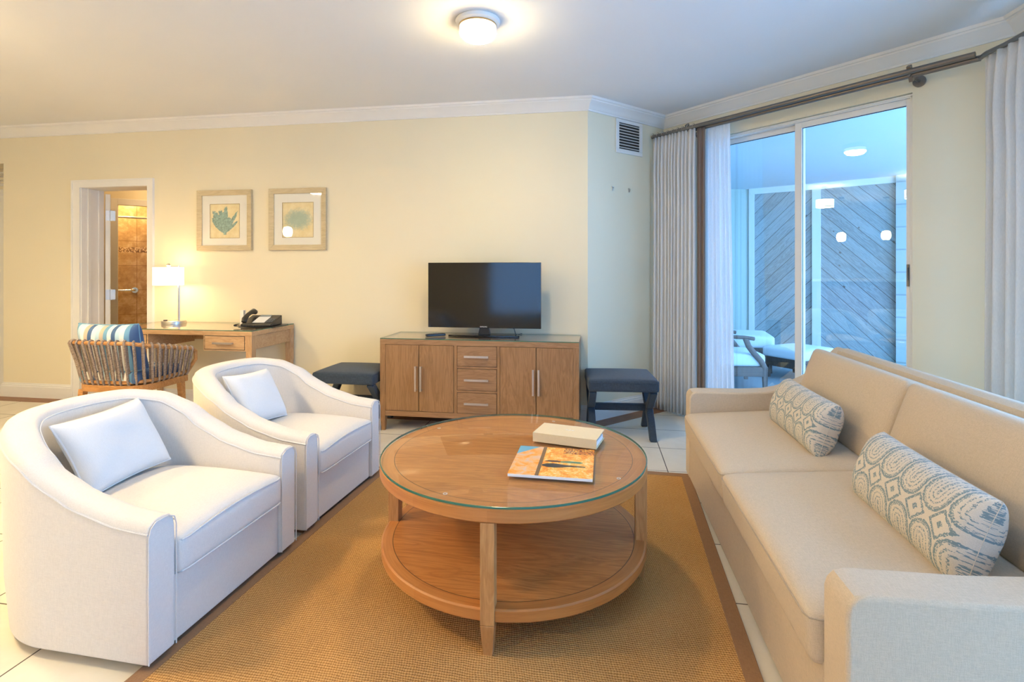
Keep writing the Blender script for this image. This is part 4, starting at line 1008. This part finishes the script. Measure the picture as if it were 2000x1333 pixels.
g = 'white pillows in the armchairs'
throw('throw_pillow', 'rectangular white pillow in the nearest barrel armchair', (-1.868, 1.795, .546), lean(PI/2, math.radians(30), math.radians(2)), .188, .148, .058, M['pillow_white'], g, wr=.06, seed=1)
throw('throw_pillow', 'rectangular white pillow in the farther barrel armchair', (-1.805, 2.575, .550), lean(PI/2-.08, math.radians(30), math.radians(-3)), .158, .145, .056, M['pillow_white'], g, wr=.06, seed=2)

# ================================================================== SOFA
t = thing('sofa', 'beige two-seat sofa with sloping arms along the right side of the rug', 'sofa', (.543, 2.29, 0))
SL = 1.04; AT = .124
prof_arm = [(0, .008), (0, .476), (.006, .496), (.020, .512), (.045, .519), (.30, .523), (.43, .532), (.50, .547), (.58, .576), (.65, .610), (.72, .662), (.785, .728), (.83, .776), (.853, .788), (.874, .778), (.88, .75), (.88, .008)]
for s_ in (-1, 1):
    y0, y1 = sorted((s_*SL, s_*(SL-AT)))
    n = len(prof_arm); m = MB(); m.add([(x, y0, z) for x, z in prof_arm]+[(x, y1, z) for x, z in prof_arm], [tuple(range(n)), tuple(range(2*n-1, n-1, -1))]+[(i, n+i, n+(i+1) % n, (i+1) % n) for i in range(n)])
    m.build('arm', M['sofa'], t, bevel=.016, seg=4, angle=30)
yi = SL-AT
MB().box(.003, .86, -yi, yi, .008, .285).build('base', M['sofa'], t, bevel=.01, seg=3)
n = 6; bpf = [(.72, .28), (.79, .755), (.80, .782), (.82, .795), (.85, .795), (.874, .78), (.88, .75), (.88, .025), (.70, .025)]
m = MB(); n = len(bpf); m.add([(x, -yi, z) for x, z in bpf]+[(x, yi, z) for x, z in bpf], [tuple(range(n)), tuple(range(2*n-1, n-1, -1))]+[(i, n+i, n+(i+1) % n, (i+1) % n) for i in range(n)])
m.build('back_frame', M['sofa'], t, bevel=.01, seg=3)
for x in (.06, .82):
    for y in (-.9, .9): MB().box(x-.025, x+.025, y-.025, y+.025, 0, .03).build('foot', M['darkwood'], t, smooth=False)
for s_ in (-1, 1):
    o = rbox(.325, yi/2-.003, .068, .028, 12, .024, 0).build('seat_cushion', M['sofa'], t, angle=0); o.location = (.295, s_*yi/2, .350); o.rotation_euler = (0, math.radians(-4.5), 0)
    a = []
    hx_, hy_ = .325, yi/2-.003
    for z_ in (.052, -.052):
        lp = [(hx_-.09, -hy_+.002, z_), (-hx_+.03, -hy_+.002, z_), (-hx_+.008, -hy_+.01, z_), (-hx_+.001, -hy_+.03, z_)]+[(-hx_+.0005, -hy_+.03+(2*hy_-.06)*i/8, z_) for i in range(1, 9)]+[(-hx_+.008, hy_-.01, z_), (-hx_+.03, hy_-.002, z_), (hx_-.09, hy_-.002, z_)]
        if z_ > 0: MB().tube(lp, .0022, 5).build('seam', M['sofa_seam'], o)
    bc = rbox(yi/2-.003, .195, .078, .032, 12, .036, .0).build('back_cushion', M['sofa'], t, angle=0)
    # local x=sofa length, y=height, z=front
    tl = math.radians(18)
    bc.matrix_local = Matrix.Translation((.688, s_*yi/2, .592)) @ Matrix(((0, math.sin(tl), -math.cos(tl), 0), (-1, 0, 0, 0), (0, math.cos(tl), math.sin(tl), 0), (0, 0, 0, 1)))
    HX, HY = yi/2-.003, .195
    lp = [(-HX+.012, -HY+.03, .058)]+[(-HX+.012, y, .060) for y in (-.1, 0, .1, HY-.03)]+[(-HX+.03, HY-.010, .060)]+[(-HX+.03+(2*HX-.06)*i/10, HY-.006, .063) for i in range(1, 10)]+[(HX-.03, HY-.010, .060)]+[(HX-.012, y, .060) for y in (HY-.03, .1, 0, -.1)]+[(HX-.012, -HY+.03, .058)]
    MB().tube(lp, .0022, 5).build('seam', M['sofa_seam'], bc)
g = 'patterned lumbar pillows on the sofa'
kw = dict(pr=.0012, pu=16, pv=2.6, pinch=.03, n=30, wr=.03)
throw('lumbar_pillow', 'patterned cream and blue lumbar pillow at the far end of the sofa', (.975, 2.69, .545), lean(-PI/2, math.radians(20), 0), .285, .122, .068, M['ikat'], g, seed=5, **kw)
throw('lumbar_pillow', 'patterned cream and blue lumbar pillow on the near sofa seat', (.968, 1.775, .535), lean(-PI/2-.03, math.radians(20), 0), .292, .125, .070, M['ikat'], g, seed=6, **kw)

# ================================================================== ROOM LIGHTS AND AN ADDED FILL DRUM
EM = emit('lit_opal_glass', (1, .77, .42), 125)
EMb = emit('lit_opal_pendant', (1, .76, .41), 52)
EMs = emit('lit_drum_shade', (1, .76, .41), 9)
EMd = emit('lit_drum_diffuser', (1, .76, .41), 150)
def flush(loc, label, base=True):
    t = thing('ceiling_light', label, 'ceiling light', loc)
    MB().lathe([(0, 0), (.118, 0), (.124, -.008), (.120, -.022), (.104, -.030), (0, -.030)][::-1], n=48).build('base_plate', M['trim'], t, angle=30)
    MB().lathe([(.104, -.030), (.104, -.038), (.1015, -.038), (.1015, -.030)], n=48, cap=False).build('trim_ring', plain('brass_ring', lin(190, 160, 110), .3, .8), t)
    MB().lathe([(0, -.112), (.05, -.110), (.082, -.100), (.098, -.082), (.102, -.074)], n=48, cap=False).build('glass_bowl', EM, t, angle=0)
    MB().lathe([(.102, -.074), (.102, -.038), (.0, -.038)], n=48, cap=False).build('glass_collar', emit('lit_collar', (1, .82, .55), 1.2), t, angle=30)
    return t
flush((-.645, 2.845, CH), 'round white flush ceiling light, lit, above the coffee table')
def drum(loc, label):
    t = thing('drum_light', label, 'ceiling light', loc)
    MB().cyl((0, 0, 0), (0, 0, -.02), .06).cyl((0, 0, -.01), (0, 0, -.20), .006).build('stem', M['nickel'], t)
    MB().lathe([(.13, -.21), (.13, -.338)], n=40, cap=False).build('shade', EMs, t, angle=30)
    MB().lathe([(.128, -.338), (.128, -.343), (0, -.343)], n=40, cap=False).build('diffuser', EMd, t, angle=30)
    MB().lathe([(.131, -.205), (.133, -.205), (.133, -.217), (.131, -.217)], n=40, cap=False).lathe([(.131, -.333), (.133, -.333), (.133, -.345), (.131, -.345)], n=40, cap=False).build('shade_band', M['rod'], t)
drum((-3.69, 1.94, CH), 'drum-shaded ceiling light reflected in the glass door above the pendants')
drum((-2.6, -1.0, CH), 'added drum-shaded fill light, out of view behind the camera to the left')  # unseen lamp, added as warm fill for faces turned to the camera
drum((-2.71, 1.12, CH), 'drum-shaded ceiling light nearest the camera, reflected at the edge of the glass door')
for k, (x, y, z) in enumerate(((-5.15, 1.07, 1.87), (-5.22, .26, 1.90))):
    t = thing('pendant_lamp', ['small white glass pendant, left one of the two reflected in the glass door', 'small white glass pendant, right one of the two reflected in the glass door'][k], 'pendant lamp', (x, y, CH), 0, 'pendants over the bar')
    MB().cyl((0, 0, 0), (0, 0, -(CH-z-.07)), .002, n=8).cyl((0, 0, 0), (0, 0, -.02), .05).build('cord', M['rod'], t)
    MB().lathe([(.045, -.085), (.068, -.06), (.08, -.01), (.078, .03), (.06, .07), (.03, .085), (0, .088)], (0, 0, -(CH-z)), 32, cap=False).build('glass_shade', EMb, t, angle=0)
# bar counter under the pendants (seen only in reflections)
t = thing('bar_counter', 'bar counter with pale top under the two pendants', 'counter', (-5.2, .6, 0))
MB().box(-.3, .3, -1.0, 1.0, 0, 1.03).build('base', M['cab_v'], t, smooth=False); MB().box(-.4, .4, -1.1, 1.1, 1.03, 1.07).build('counter_top', M['tile'], t, bevel=.004, smooth=False)
# hall + shower lamps
point('shower_lamp', IM @ Vector((.12, .55, 2.25)), 17, (1, .68, .32), .06)
point('hall_lamp', (-4.9, 5.5, 2.4), 9, (1, .66, .34), .08)
